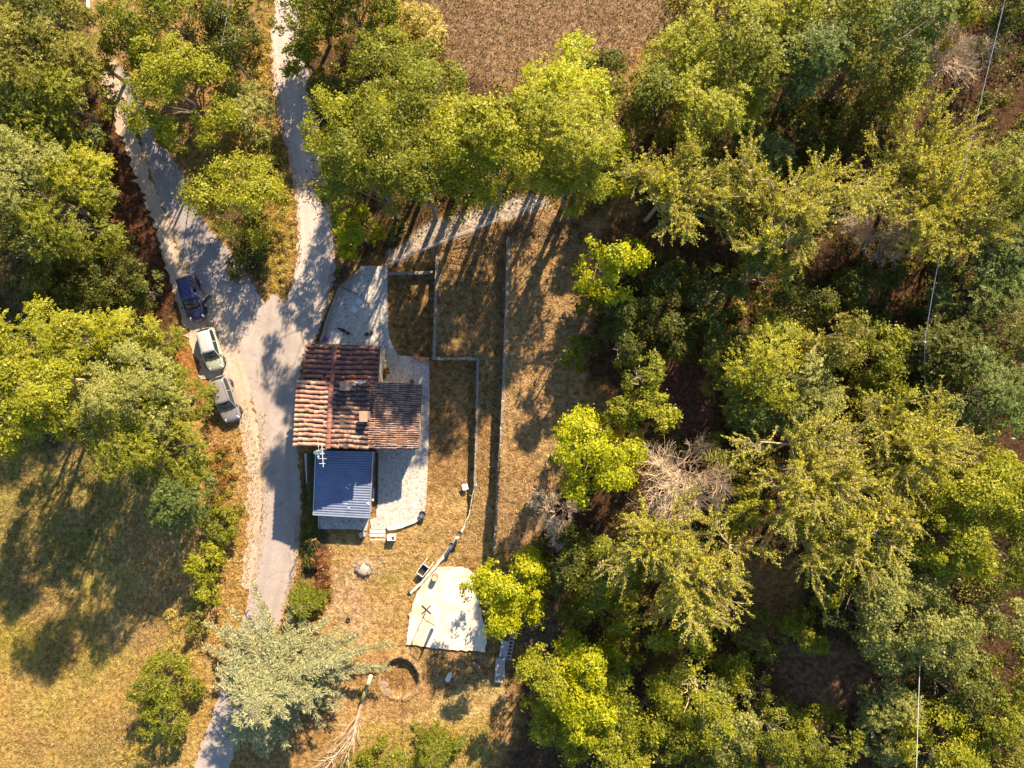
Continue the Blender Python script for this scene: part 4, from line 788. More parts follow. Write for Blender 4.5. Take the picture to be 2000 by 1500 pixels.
TREES = [
# u, v, radius px, height m, kind, palette, label, group
(30, 30, 85, 13.0, 'A', 'dark', 'dark green tree filling the top left corner of the wood', G1),
(92, 25, 62, 9.0, 'B', 'olive', 'olive tree beside the grassy verge at the top of the side lane', G1),
(50, 130, 105, 14.0, 'A', 'olive', 'large dusty olive acacia in the upper west wood', G1),
(112, 190, 85, 10.0, 'A', 'green', 'mid green acacia overhanging the bank west of the side lane', G1),
(20, 240, 95, 13.0, 'A', 'green', 'green acacia at the left frame edge above the blue-green one', G1),
(85, 245, 70, 10.0, 'A', 'teal', 'small blue-green acacia in a dark hollow of the west wood', G1),
(55, 370, 115, 14.0, 'A', 'sage', 'broad pale acacia with feathery crown at the left edge', G1),
(155, 345, 68, 10.0, 'A', 'lime', 'yellow-green acacia standing nearest the reddish bracken bank', G1),
(130, 430, 85, 11.0, 'A', 'green', 'round green acacia below the yellow-green one by the bank', G1),
(40, 480, 80, 12.0, 'B', 'olive', 'olive tree with pale dead twigs at the left frame edge', G1),
(210, 540, 66, 6.0, 'B', 'dark', 'dark tree in shade left of the dark blue car', G1),
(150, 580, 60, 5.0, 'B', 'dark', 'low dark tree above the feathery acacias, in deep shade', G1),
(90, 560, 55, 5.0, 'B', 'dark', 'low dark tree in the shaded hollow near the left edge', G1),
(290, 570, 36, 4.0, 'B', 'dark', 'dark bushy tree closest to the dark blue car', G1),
(50, 665, 75, 15.0, 'A', 'lime', 'bright feathery acacia at the left edge of the sunlit belt', G1),
(130, 655, 42, 13.0, 'A', 'lime', 'small bright acacia with drooping fronds left of the yellowish tree', G1),
(250, 660, 58, 9.0, 'A', 'lime', 'yellowish acacia at the north edge of the sunlit belt', G1),
(310, 668, 36, 6.0, 'A', 'green', 'green acacia whose crown ends just left of the silver car', G1),
(50, 740, 92, 17.0, 'B', 'lime', 'bright tree in the sunlit belt at the left frame edge', G1),
(135, 800, 112, 18.0, 'B', 'lime', 'largest bright round tree of the sunlit belt above the shaded field', G1),
(250, 775, 92, 15.0, 'A', 'sage', 'pale soft acacia in the middle of the sunlit belt', G1),
(335, 775, 62, 8.0, 'A', 'green', 'green acacia reaching over the verge beside the grey-brown car', G1),
(330, 880, 72, 9.0, 'A', 'green', 'green acacia on the corner between the field and the verge', G1),
(240, 860, 60, 13.0, 'A', 'green', 'green acacia hanging over the shaded north side of the field', G1),
(340, 965, 68, 7.5, 'A', 'teal', 'blue-green acacia standing out into the field corner', G1),
(395, 1095, 38, 3.0, 'B', 'lime', 'bright bush on the bank between field and paved road', G2),
(402, 1160, 28, 2.6, 'B', 'lime', 'small lime bush at the south end of the road bank', G2),
(425, 1030, 34, 2.6, 'B', 'green', 'green bush beside the pale fallen branch on the road bank', G2),
(385, 1215, 22, 2.0, 'B', 'olive', 'tiny olive shrub at the foot of the road bank', G2),
(180, 110, 40, 8.0, 'A', 'olive', 'olive acacia crowding the left edge of the side lane', G2),
(250, 60, 48, 9.0, 'B', 'green', 'green tree leaning over the very top of the side lane', G2),
(345, 45, 92, 11.0, 'B', 'green', 'dense green tree at the top between the two lanes', G2),
(425, 60, 70, 8.0, 'B', 'dark', 'dark green tree around the utility pole head', G2),
(485, 30, 42, 5.0, 'B', 'olive', 'slim olive tree beside the gravel track at the top edge', G2),
(350, 185, 100, 12.5, 'B', 'lime', 'big lobed oak leaning over the paved side lane', G2),
(290, 130, 46, 8.0, 'B', 'green', 'green oak on the west edge of the lane group', G2),
(470, 225, 54, 4.5, 'A', 'sage', 'soft grey-green willowy bush on the strip between the lanes', G2),
(335, 270, 34, 5.0, 'B', 'green', 'low hanging oak crown over the shaded side lane', G2),
(465, 395, 84, 8.0, 'B', 'lime', 'round pale-topped oak standing alone between the two lanes', G2),
(480, 505, 42, 1.6, 'B', 'dark', 'dark low bush at the tip of the strip where the lanes meet', G2),
(515, 330, 34, 1.6, 'B', 'olive', 'olive scrub beside the bend of the gravel track', G2),
(615, 30, 76, 9.0, 'B', 'green', 'green tree right of the gravel track at the top edge', G3),
(690, 20, 84, 9.0, 'B', 'dark', 'dark green tree at the top edge left of the yellow shrub', G3),
(748, 30, 44, 6.0, 'B', 'lime', 'lime tree at the top edge beside the yellow shrub', G3),
(592, 108, 40, 6.0, 'B', 'lime', 'single leafy bough tree leaning over the gravel track', G3),
(822, 55, 42, 2.6, 'A', 'straw', 'straw-yellow broom shrub at the corner of the brown stubble field', G3),
(655, 175, 50, 5.0, 'B', 'olive', 'olive thicket tree beside the gravel track', G3),
(745, 150, 78, 11.7, 'B', 'green', 'green tree at the north-west corner of the large garden grove', G3),
(835, 175, 68, 13.0, 'B', 'green', 'green tree bordering the brown stubble field', G3),
(910, 245, 60, 11.7, 'B', 'green', 'green tree below the point of the stubble field', G3),
(700, 265, 100, 16.5, 'B', 'lime', 'bright tree overhanging the gravel track on its east side', G3),
(800, 260, 98, 17.6, 'B', 'green', 'tall tree in the middle of the large garden grove', G3),
(880, 290, 95, 16.5, 'B', 'lime', 'bright tree above the trodden path in the garden grove', G3),
(960, 270, 68, 16.5, 'B', 'lime', 'yellow-green tree bridging the grove and the bright acacia', G3),
(965, 298, 66, 16.5, 'B', 'lime', 'lime tree on the east flank of the garden grove', G3),
(1015, 235, 50, 11.0, 'B', 'green', 'green tree tucked between grove and acacia by the stubble', G3),
(905, 335, 48, 11.0, 'B', 'green', 'green tree whose crown ends at the trodden path', G3),
(725, 345, 85, 17.5, 'B', 'green', 'green tree at the south-west corner of the garden grove', G3),
(810, 335, 66, 17.5, 'B', 'green', 'green tree at the south edge of the grove beside the trodden path', G3),
(700, 455, 44, 7.5, 'B', 'yellow', 'yellowish low tree at the head of the paved patio', G3),
(665, 400, 42, 8.0, 'B', 'green', 'small green tree at the gravel track edge above the patio', G3),
(1105, 185, 82, 14.3, 'A', 'yellow', 'brightest yellow-green acacia at the north-east of the grove', G3),
(1090, 265, 92, 15.6, 'A', 'lime', 'lime acacia with clumped crown above the top terrace', G3),
(1150, 300, 66, 13.5, 'A', 'lime', 'lime acacia right of the clumped one', G3),
(1115, 352, 50, 11.0, 'A', 'lime', 'hanging lime acacia crown at the end of the trodden path', G3),
(1205, 320, 52, 8.0, 'B', 'yellow', 'yellow and reddish tree between the acacia and the shooting trees', G3),
(1180, 150, 48, 6.0, 'B', 'dark', 'narrow dark tree under the stubble field corner', G4),
(1235, 190, 52, 7.7, 'B', 'olive', 'dusty olive tree in the gap below the stubble field', G4),
(1335, 125, 72, 11.0, 'A', 'lime', 'lime acacia at the right corner of the stubble field', G4),
(1300, 205, 68, 9.9, 'A', 'green', 'green acacia under the lime one by the stubble field', G4),
(1428, 50, 80, 13.2, 'A', 'lime', 'lime acacia at the top edge right of the stubble field', G4),
(1390, 225, 78, 12.1, 'A', 'lime', 'yellow-green acacia head standing out above the shooting trees', G4),
(1460, 130, 92, 13.2, 'A', 'green', 'green acacia in the north-east wood left of the blue-green one', G4),
(1550, 120, 92, 13.2, 'A', 'teal', 'blue-green acacia in the north-east wood', G4),
(1530, 25, 82, 13.2, 'A', 'lime', 'lime acacia at the top edge of the north-east wood', G4),
(1640, 45, 82, 13.2, 'A', 'green', 'green acacia at the top edge above the dark trees', G4),
(1650, 150, 82, 11.0, 'B', 'olive', 'olive tree mixed with dead twigs in the north-east wood', G4),
(1745, 60, 88, 13.2, 'A', 'teal', 'dark blue-green acacia left of the bare pale branches', G4),
(1750, 165, 62, 7.7, 'A', 'green', 'shaded green acacia below the dark blue-green one', G4),
(1830, 40, 60, 9.9, 'B', 'green', 'green tree behind the bare pale branches at the top edge', G4),
(1905, 90, 72, 12.1, 'D', 'lime', 'bare pale branched dead tree beside the cable at top right', G4),
(1980, 40, 62, 8.8, 'B', 'dark', 'dark tree filling the top right corner', G4),
(1480, 300, 62, 7.8, 'A', 'teal', 'low shaded acacia in the dark hollow of the north-east wood', G4),
(1560, 260, 62, 5.5, 'B', 'dark', 'dark low tree in the middle of the north-east hollow', G4),
(1640, 250, 52, 4.4, 'B', 'dark', 'dark low tree at the east end of the shaded hollow', G4),
(1290, 395, 98, 10.5, 'S', 'shoots', 'sparse shooting tree nearest the top terrace', G4),
(1395, 390, 87, 9.8, 'B', 'olive', 'leafy olive tree between two longer-shooted ones', G4),
(1515, 405, 109, 11.8, 'S', 'shoots', 'sparse tree with long radiating shoots and pale boughs', G4),
(1800, 360, 132, 9.0, 'S', 'shoots', 'wide sparse tree with pale twigs just left of the cable', G4),
(1850, 440, 90, 8.0, 'S', 'shoots', 'sparse olive tree below the wide one by the cable', G4),
(1735, 450, 62, 6.0, 'D', 'olive', 'dead twiggy tree west of the sparse pair by the cable', G4),
(1965, 350, 78, 10.0, 'A', 'green', 'soft green acacia at the right frame edge', G4),
(1990, 460, 58, 9.0, 'A', 'teal', 'blue-green acacia low on the right frame edge', G4),
(1915, 560, 78, 7.0, 'A', 'teal', 'dull blue-green acacia in shade east of the cable', G4),
(1965, 650, 68, 9.0, 'A', 'dark', 'dark acacia on the right frame edge in shade', G4),
(1930, 770, 98, 10.0, 'A', 'teal', 'large dull blue-green acacia above the sunlit oaks', G4),
(1855, 690, 70, 7.0, 'A', 'dark', 'dark acacia right of the cable kink', G4),
(1190, 520, 64, 11, 'B', 'yellow', 'small vivid lime tree alone at the edge of the top terrace', G4),
(1148, 585, 34, 2.6, 'B', 'green', 'green bush below the vivid lime tree', G4),
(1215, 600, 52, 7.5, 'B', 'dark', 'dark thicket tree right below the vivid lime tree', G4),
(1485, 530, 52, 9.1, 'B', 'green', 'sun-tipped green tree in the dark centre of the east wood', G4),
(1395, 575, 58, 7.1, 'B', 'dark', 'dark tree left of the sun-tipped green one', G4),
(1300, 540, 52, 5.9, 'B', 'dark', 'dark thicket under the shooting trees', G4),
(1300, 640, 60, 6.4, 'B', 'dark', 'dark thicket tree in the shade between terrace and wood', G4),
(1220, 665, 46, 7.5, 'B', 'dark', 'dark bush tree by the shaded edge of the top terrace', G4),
(1130, 695, 34, 2.4, 'B', 'green', 'lone dark green bush on the edge of the top terrace', G4),
(1400, 670, 58, 6.4, 'B', 'dark', 'dark tree immediately left of the big bright acacia', G4),
(1500, 700, 92, 9.0, 'A', 'lime', 'bright acacia head in the middle of the east wood', G4),
(1560, 745, 82, 8.0, 'A', 'sage', 'pale soft acacia right of the bright head', G4),
(1445, 760, 62, 6.0, 'A', 'green', 'green acacia left of the bright head', G4),
(1505, 810, 72, 6.0, 'A', 'teal', 'dark green acacia below the bright head', G4),
(1620, 660, 68, 9.1, 'B', 'olive', 'olive tree north-east of the bright acacia head', G4),
(1560, 590, 58, 6.4, 'B', 'dark', 'dark tree north of the bright acacia head', G4),
(1700, 690, 68, 6.0, 'B', 'green', 'green tree left of the cable kink', G4),
(1740, 760, 58, 5.0, 'B', 'green', 'green tree under the lower cable', G4),
(1700, 560, 62, 4.0, 'B', 'dark', 'dark tree in the shade left of the upper cable', G4),
(1770, 850, 103, 10.5, 'S', 'shoots', 'sparse yellow-green tree above the sunlit oaks', G4),
(1675, 850, 64, 9.5, 'B', 'olive', 'narrow leafy tree at the edge of the dark gap', G4),
(1258, 735, 40, 8.0, 'B', 'green', 'green column tree above the vivid lime oak', G4),
(1268, 805, 48, 8.0, 'B', 'lime', 'lime tree behind the vivid lime oak', G4),
(1210, 810, 34, 7.5, 'B', 'green', 'small green tree at the top of the vivid lime oak', G4),
(1170, 885, 88, 10.3, 'B', 'yellow', 'vivid lime oak left of the big dead tree', G4),
(1325, 940, 100, 8.0, 'D', 'lime', 'big dead tree with a fan of bare pale branches', G4),
(1085, 1010, 52, 5.8, 'D', 'lime', 'small dead tree at the foot of the top terrace', G4),
(1455, 990, 48, 5.0, 'B', 'lime', 'small lime tree right of the big dead tree', G4),
(1385, 870, 28, 4.0, 'B', 'lime', 'tiny lime tree at the upper right of the big dead tree', G4),
(1440, 900, 62, 5.0, 'B', 'olive', 'olive tree between the dead tree and the sparse grove', G4),
(1570, 925, 109, 11.5, 'S', 'shoots', 'sparse twiggy tree left of the sunlit oaks', G4),
(1650, 990, 80, 10.5, 'S', 'shoots', 'sparse twiggy tree at the lower left of the sunlit oaks', G4),
(1560, 1030, 65, 9.5, 'S', 'shoots', 'straw-tinted sparse tree above the sunlit clearing', G4),
(1800, 950, 88, 10.0, 'B', 'lime', 'west oak of the sunlit oak cluster on the right', G4),
(1890, 930, 92, 10.0, 'B', 'lime', 'north oak of the sunlit oak cluster on the right', G4),
(1970, 960, 78, 10.0, 'B', 'lime', 'sunlit oak touching the right frame edge', G4),
(1860, 1040, 98, 10.0, 'B', 'lime', 'south oak of the sunlit oak cluster on the right', G4),
(1960, 1070, 72, 10.0, 'B', 'green', 'green oak at the lower right of the sunlit cluster', G4),
(1745, 1080, 62, 5.0, 'B', 'olive', 'olive tree under the sunlit oak cluster', G4),
(1105, 1100, 62, 6.0, 'B', 'dark', 'dark green tree south of the small dead tree', G4),
(1180, 1120, 72, 7.0, 'B', 'green', 'green tree at the left of the sparse grove', G4),
(1140, 1200, 42, 3.5, 'B', 'green', 'green bush in the shade south of the dark green tree', G4),
(1210, 1200, 48, 5.0, 'B', 'lime', 'lime tree below the left of the sparse grove', G4),
(1300, 1050, 91, 10.5, 'S', 'shoots', 'sparse tree just south of the big dead tree', G4),
(1350, 1130, 89, 11.5, 'S', 'shoots', 'sparse pale tree with visible boughs in the south wood', G4),
(1330, 1220, 65, 9.5, 'B', 'lime', 'rounded olive tree at the south end of the sparse grove', G4),
(985, 1150, 78, 6.5, 'B', 'yellow', 'vivid yellow-lime tree beside the concrete slab', G4),
(1055, 1125, 34, 4.0, 'B', 'green', 'green bough tree attached to the right of the vivid tree', G4),
(1690, 1165, 98, 10.0, 'B', 'sage', 'large grey-green tree north of the lower cable end', G4),
(1780, 1200, 98, 10.0, 'B', 'sage', 'grey-green tree over the lower cable end', G4),
(1850, 1250, 68, 8.0, 'B', 'sage', 'grey-green tree at the right of the grey-green group', G4),
(1620, 1120, 58, 6.0, 'B', 'green', 'green tree at the left of the grey-green group', G4),
(1475, 1245, 46, 4.0, 'B', 'olive', 'olive round bush beside the sunlit clearing', G4),
(1570, 1240, 46, 4.0, 'B', 'lime', 'lime bush at the foot of the grey-green group', G4),
(1070, 1320, 66, 9.0, 'B', 'lime', 'bright oak at the west end of the south belt', G4),
(1140, 1350, 92, 10.0, 'B', 'yellow', 'brightest oak in the south belt', G4),
(1225, 1375, 78, 9.0, 'B', 'lime', 'oak in the middle of the south belt', G4),
(1190, 1455, 78, 8.0, 'B', 'lime', 'oak at the bottom edge below the brightest one', G4),
(1100, 1420, 62, 7.0, 'B', 'lime', 'oak on the south-west side of the south belt', G4),
(1365, 1345, 82, 9.0, 'B', 'lime', 'oak with yellow crown at the east of the south belt', G4),
(1420, 1400, 66, 8.0, 'B', 'sage', 'pale green oak at the east end of the south belt', G4),
(1310, 1420, 62, 6.0, 'B', 'green', 'green tree at the bottom of the south belt', G4),
(1205, 1290, 40, 4.0, 'B', 'green', 'green tree above the middle of the south belt', G4),
(1400, 1480, 56, 5.0, 'B', 'green', 'green tree at the bottom edge below the pale oak', G4),
(1515, 1430, 62, 8.0, 'B', 'green', 'green tree right of the south belt with a bare bough', G4),
(1490, 1350, 30, 5.0, 'B', 'green', 'small green tree north-east of the south belt', G4),
(1610, 1460, 62, 6.0, 'B', 'green', 'green tree at the bottom edge left of the grey-green soft one', G4),
(1735, 1365, 56, 6.0, 'A', 'sage', 'soft grey-green tree left of the lower cable', G4),
(1720, 1440, 44, 5.0, 'A', 'sage', 'small soft grey-green tree at the bottom left of the cable', G4),
(1840, 1465, 92, 8.0, 'B', 'lime', 'lime tree at the bottom edge crossed by the cable', G4),
(1860, 1350, 72, 7.0, 'B', 'dark', 'dark tree right of the lower cable', G4),
(1925, 1400, 68, 8.0, 'B', 'green', 'green tree in the lower right wood', G4),
(1975, 1210, 44, 8.0, 'B', 'sage', 'pale green tree at the right frame edge above the dark gap', G4),
(1980, 1310, 52, 7.0, 'B', 'green', 'green tree at the right frame edge in the lower wood', G4),
(1975, 1470, 62, 6.0, 'B', 'olive', 'olive tree in the bottom right corner', G4),
(325, 1340, 56, 4.0, 'B', 'green', 'compact dark green bush beside the shaded field edge', G2),
(318, 1400, 46, 4.0, 'B', 'green', 'compact green bush just south of its twin', G2),
(845, 1475, 58, 5.0, 'P', 'green', 'green young spruce at the bottom edge of the garden', G3),
(755, 1490, 44, 3.0, 'B', 'green', 'green bush left of the young spruce', G3),
(700, 1495, 34, 2.0, 'B', 'olive', 'olive bush at the bottom edge by the fallen tree', G3),
(528, 1345, 182, 11.0, 'C', 'silver', 'large silvery grey-green cedar overhanging the paved road', G2),
(595, 1180, 42, 4.0, 'C', 'green', 'small conifer at the tip of the silvery cedar', G2),
]
for u, v, rr, h, k, pal, lab, grp in TREES:
    nm = {'C': 'cedar', 'P': 'spruce', 'D': 'dead_tree'}.get(k, 'tree' if h > 3.1 else 'bush')
    tree(u, v, rr, h, k, pal, lab, nm, {'tree': 'tree', 'bush': 'bush', 'cedar': 'tree', 'spruce': 'tree', 'dead_tree': 'tree'}[nm], grp, dens=(1.5 if pal == 'yellow' and k == 'B' else 1.0) if k != 'D' else (1.5 if rr > 80 else 1.0))
# ---------------------------------------------------------------- undergrowth and grass: nobody could count it
def scatter(poly, n, rg, zofs=0):
    us = [p[0] for p in poly]; vs = [p[1] for p in poly]; U = rg.uniform(min(us), max(us), n * 3); V = rg.uniform(min(vs), max(vs), n * 3); k = pip(U, V, poly); U, V = U[k][:n], V[k][:n]
    z = np.zeros(len(U))
    for _ in range(8): kk = (H - z) / F; X = (U - 1000) * kk; Y = (750 - V) * kk; z = .4 * z + .6 * gz(X, Y)
    kk = (H - z) / F; X = (U - 1000) * kk; Y = (750 - V) * kk; return X, Y, gz(X, Y)
HOLES = [[(1440, 1090), (1570, 1080), (1570, 1210), (1500, 1260), (1400, 1230)], [(1290, 690), (1400, 720), (1410, 840), (1330, 850)], [(1520, 1250), (1720, 1260), (1740, 1340), (1620, 1400), (1540, 1380)], [(1050, 1180), (1110, 1180), (1110, 1290), (1050, 1260)]]
def scrub(name, polys, mat, seed, r=(.4, 1.5), hh=(.3, 1.7), per=80, size=.2):
    rg = np.random.default_rng(seed); X = []; Y = []; Z = []
    for poly, n in polys: a, b, c = scatter(poly, n, rg); X.append(a); Y.append(b); Z.append(c)
    X, Y, Z = map(np.concatenate, (X, Y, Z)); kp = np.ones(len(X), bool)
    for hole in HOLES: kp &= ~pip(1000 + X * F / (H - Z), 750 - Y * F / (H - Z), hole)
    X, Y, Z = X[kp], Y[kp], Z[kp]; n = len(X); rad = rg.uniform(*r, n); hgt = rg.uniform(*hh, n); ct = rg.uniform(0, 1, n); i = np.repeat(np.arange(n), per); m = len(i)
    d = unit(rg.normal(size=(m, 3))); d[:, 2] = np.abs(d[:, 2]); f = rg.uniform(.5, 1.05, m); pos = np.stack([X[i] + d[:, 0] * rad[i] * f, Y[i] + d[:, 1] * rad[i] * f, Z[i] + .05 + d[:, 2] * hgt[i] * f], 1)
    o = quads(name, leafquads(pos, unit(d + np.array([0, 0, .6]) + rg.normal(size=(m, 3)) * .5), rg.uniform(.6, 1.4, m) * size, rg), mat, None, np.clip(ct[i] * .6 + rg.uniform(0, .5, m), 0, 1)); return tag(o, kind='stuff')
EW = [(1230, 440), (1160, 600), (1210, 700), (1290, 840), (1230, 1000), (1100, 1060), (1080, 1180), (1120, 1300), (1080, 1500), (2060, 1560), (2060, -60), (1330, -60), (1250, 150)]
CLR = [(1290, 690), (1400, 720), (1410, 840), (1330, 850)]
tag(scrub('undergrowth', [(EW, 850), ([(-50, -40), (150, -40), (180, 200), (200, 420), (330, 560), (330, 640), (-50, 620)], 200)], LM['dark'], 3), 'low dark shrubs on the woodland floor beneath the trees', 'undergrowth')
tag(scrub('undergrowth', [(EW, 330), ([(600, 380), (720, 500), (800, 440), (1050, 400), (1200, 420), (1250, 200), (620, 160)], 170)], LM['olive'], 5), 'low olive brambles scattered through the woods', 'undergrowth')
tag(scrub('brambles', [([(400, 860), (450, 880), (470, 1000), (440, 1060), (400, 1200), (370, 1240), (400, 1000)], 90), ([(430, 960), (480, 990), (440, 1050), (410, 1020)], 26)], LM['green'], 6, (.2, .6), (.2, .7), 50, .14), 'green brambles on the bank beside the paved road', 'brambles')
tag(scrub('dry_bracken', [([(405, 880), (470, 870), (460, 960), (420, 1010)], 60), ([(150, 200), (185, 230), (240, 340), (290, 520), (280, 600), (210, 420)], 60), ([(610, 1080), (645, 1090), (648, 1170), (605, 1160)], 26)], LM['rust'], 8, (.15, .5), (.15, .5), 50, .13), 'rusty dry bracken on the banks', 'bracken')
tag(scrub('ivy', [([(597, 950), (622, 960), (628, 1040), (618, 1080), (596, 1110), (588, 1060)], 70)], LM['dark'], 9, (.2, .5), (.2, .7), 60, .12), 'dark ivy filling the ditch between road and annex', 'ivy')
tag(scrub('tall_grass', [([(490, 100), (530, 30), (530, 170), (552, 270), (572, 400), (578, 500), (545, 580), (520, 520), (540, 400), (500, 330), (430, 300)], 210), ([(770, 20), (858, 25), (866, 95), (800, 115)], 60), ([(320, 1180), (390, 1200), (390, 1300), (330, 1320)], 30), ([(250, 1380), (300, 1300), (290, 1500), (230, 1500)], 40)], LM['straw'], 10, (.2, .5), (.3, .7), 60, .12), 'tall straw-coloured grass on the lane verges', 'grass')
def tufts(name, polys, mat, seed, hgt=(.06, .20)):
    rg = np.random.default_rng(seed); X = []; Y = []; Z = []
    for poly, n in polys: a, b, c = scatter(poly, n, rg); X.append(a); Y.append(b); Z.append(c)
    X, Y, Z = map(np.concatenate, (X, Y, Z)); n = len(X); h = rg.uniform(*hgt, n); az = rg.uniform(0, 6.28, n); w_ = rg.uniform(.012, .035, n); c = np.stack([X, Y, Z - .02], 1); s = np.stack([np.cos(az), np.sin(az), 0 * az], 1) * w_[:, None]; lean = rg.normal(size=(n, 3)) * .10; lean[:, 2] = h
    tag(quads(name, np.stack([c - s, c + s, c + s * .7 + lean, c - s * .7 + lean], 1), mat, None, rg.uniform(0, 1, n)), kind='stuff')
    return bpy.data.objects[name] if name in bpy.data.objects else None
gm1 = leafmat('blade_gold', (.34, .21, .075), (.54, .37, .15), None, .2); gm2 = leafmat('blade_brown', (.22, .12, .07), (.52, .36, .24), None, .2); gm3 = leafmat('blade_green', (.30, .22, .06), (.48, .36, .13), (.26, .27, .05), .25)
tufts('field_grass', [([(-60, 860), (270, 880), (400, 1000), (370, 1240), (420, 1400), (300, 1540), (-60, 1540)], 34000)], gm3, 21, (.05, .24))
tufts('dry_lawn', [([(640, 1060), (740, 1050), (830, 1010), (840, 720), (930, 720), (960, 1080), (900, 1100), (780, 1260), (640, 1500), (600, 1200)], 15000), ([(760, 1290), (960, 1290), (990, 1360), (960, 1500), (700, 1500)], 7000), ([(850, 470), (980, 440), (970, 1080), (930, 1080), (930, 700), (850, 690)], 7000), ([(992, 430), (1170, 430), (1130, 700), (1080, 1000), (970, 1080)], 15000)], gm1, 22, (.03, .13))
tufts('stubble', [([(800, -60), (1420, -60), (1330, 90), (1180, 150), (1040, 170), (930, 200), (850, 130)], 16000)], gm2, 23, (.05, .25))
tufts('verge_grass', [([(506, 800), (520, 800), (526, 1000), (500, 1180), (488, 1180), (510, 1000)], 900), ([(572, 1000), (600, 1000), (592, 1110), (560, 1200), (550, 1190), (575, 1100)], 1300), ([(640, 300), (668, 420), (668, 520), (640, 640), (628, 620), (650, 500), (636, 360)], 1800), ([(528, 60), (545, 170), (562, 265), (584, 350), (590, 500), (560, 590), (545, 590), (578, 500), (570, 350), (545, 260), (524, 150)], 2600), ([(320, 420), (345, 420), (385, 560), (420, 660), (400, 660), (360, 560)], 900), ([(400, 830), (480, 780), (508, 900), (505, 1000), (480, 1190), (460, 1260), (390, 1260), (400, 1000)], 7000), ([(1440, 1090), (1560, 1080), (1570, 1200), (1500, 1260), (1400, 1230)], 3000)], gm1, 24, (.05, .25))
# ---------------------------------------------------------------- poles, cables, fences
def cable(name, label, pts, rad, sag, mat, cat='cable'):
    out = []
    for a, b in zip(pts[:-1], pts[1:]):
        for i in range(12): f = i / 12; q = Vector(a).lerp(Vector(b), f); q.z -= sag * 4 * f * (1 - f); out.append(q)
    out.append(Vector(pts[-1])); base = out[0].copy(); o = MB().tube([q - base for q in out], rad, 5).build(name, mat); o.location = base; return tag(o, label, cat)
b = G(490, 155); pt = P(430, 95, b.z + 6.6); r = thing('utility_pole', 'slim wooden utility pole with a small crossarm between the two lanes', 'pole', b)
hp = 6.6; MB().tube([(0, 0, -.5), (0, 0, hp)], [.14, .09], 8).build('post', wood_grey, r); MB().bar((-.5, -.1, hp - .2), (.9, .55, hp - .2), .08, .1).build('crossarm', wood_grey, r)
for s in (-.4, .75): MB().lathe((s, s * .45 + .1, hp - .15), [(.03, 0), (.06, .04), (.04, .1), (.06, .14), (.02, .18)], 8).build('insulator', white_paint, r)
cwire = simple('cable_grey', (.50, .50, .54), .5, var=.05, bmp=0); cwhite = simple('cable_white', (.5, .48, .46), .5, var=.05, bmp=0)
cable('power_cable', 'thin pale wire running north from the utility pole between the lanes', [Vector((b.x, b.y, b.z + hp)), P(447, -10, 7.5), P(452, -100, 8)], .022, .2, cwire)
k0 = P(1806, 668, 11); r = thing('utility_pole', 'thin grey pole at the kink of the overhead cable in the east wood', 'pole', (k0.x, k0.y, float(gz(k0.x, k0.y))))
hh = 11 - r.location.z; MB().tube([(0, 0, -.5), (0, 0, hh + .1)], [.13, .08], 8).build('post', wood_grey, r)
cable('power_cable', 'blue-grey overhead cable from the top right corner to the pole in the east wood', [P(1985, -90, 13.5), P(1885, 325, 12.5), P(1832, 515, 11.8), k0], .022, .05, simple('cable_blue', (.22, .25, .36), .5, var=.05, bmp=0))
cable('power_cable', 'pale overhead cable running down the lower right of the wood to the bottom edge', [k0, P(1808, 900, 7), P(1800, 1150, 7), P(1797, 1290, 9.5), P(1788, 1560, 12)], .024, .02, cwhite)
# white pipe at the top of the side lane
a = G(172, 38, .12); b = G(171, -60, .12); o = MB().tube([(0, 0, 0), (b.x - a.x, b.y - a.y, b.z - a.z)], .13, 10).build('pipe', white_paint); o.location = a; tag(o, 'white pipe lying on the verge at the top of the side lane', 'pipe')
# wire fence by the trodden path
r = thing('wire_fence', 'wire fence with thin posts along the trodden path above the terraces', 'fence', G(757, 521)); base = Vector(r.location); line = []
for i, (u, v) in enumerate([(757, 521), (800, 503), (845, 484), (885, 467), (930, 450), (975, 432), (1020, 414), (1066, 396)]):
    g_ = G(u, v); line.append(g_ + Vector((0, 0, 1.1)) - base); MB().tube([g_ - base - Vector((0, 0, .2)), line[-1]], .035, 6).build('post', wood_grey, r)
mb = MB()
for dz in (0, -.35, -.7): mb.tube([q + Vector((0, 0, dz)) for q in line], .018 if dz else .03, 4)
mb.build('wire', simple('fence_wire', (.66, .60, .54), .5, bmp=0), r)
r = thing('wire_fence', 'second rope strand fence branching off below the trodden path', 'fence', G(885, 470)); base = Vector(r.location)
line = [G(u, v) - base + Vector((0, 0, .8)) for u, v in ((885, 472), (912, 466), (940, 461))]; MB().tube(line, .022, 4).build('wire', wood_grey, r)
for q in line: MB().tube([q, q - Vector((0, 0, 1.0))], .03, 5).build('post', wood_grey, r)
# picket of rusty fence at the west side of the lawn
r = thing('garden_fence', 'leaning rusty mesh fence on the west edge of the dry lawn', 'fence', G(632, 1080)); base = Vector(r.location); line = []
for u, v in [(622, 1056), (632, 1080), (634, 1105), (636, 1132), (637, 1162)]:
    g_ = G(u, v); a = g_ - base; rg = random.Random(u); t_ = a + Vector((rg.uniform(-.35, -.1), rg.uniform(-.2, .2), 1.15)); line.append(t_); MB().tube([a - Vector((0, 0, .2)), t_], .045, 6).build('post', rust, r)
mb = MB()
for f in (0, .5): mb.tube([q - Vector((-.1 * f, 0, 1.0 * f)) for q in line], .02, 4)
mb.build('rail', rust, r)
a = G(620, 1052); o = MB().tube([(0, 0, -.2), (-.15, .1, 1.3)], [.1, .07], 8).build('fence_post', wood_brown); o.location = a; tag(o, 'brown wooden corner post by the terrace ditch', 'post')
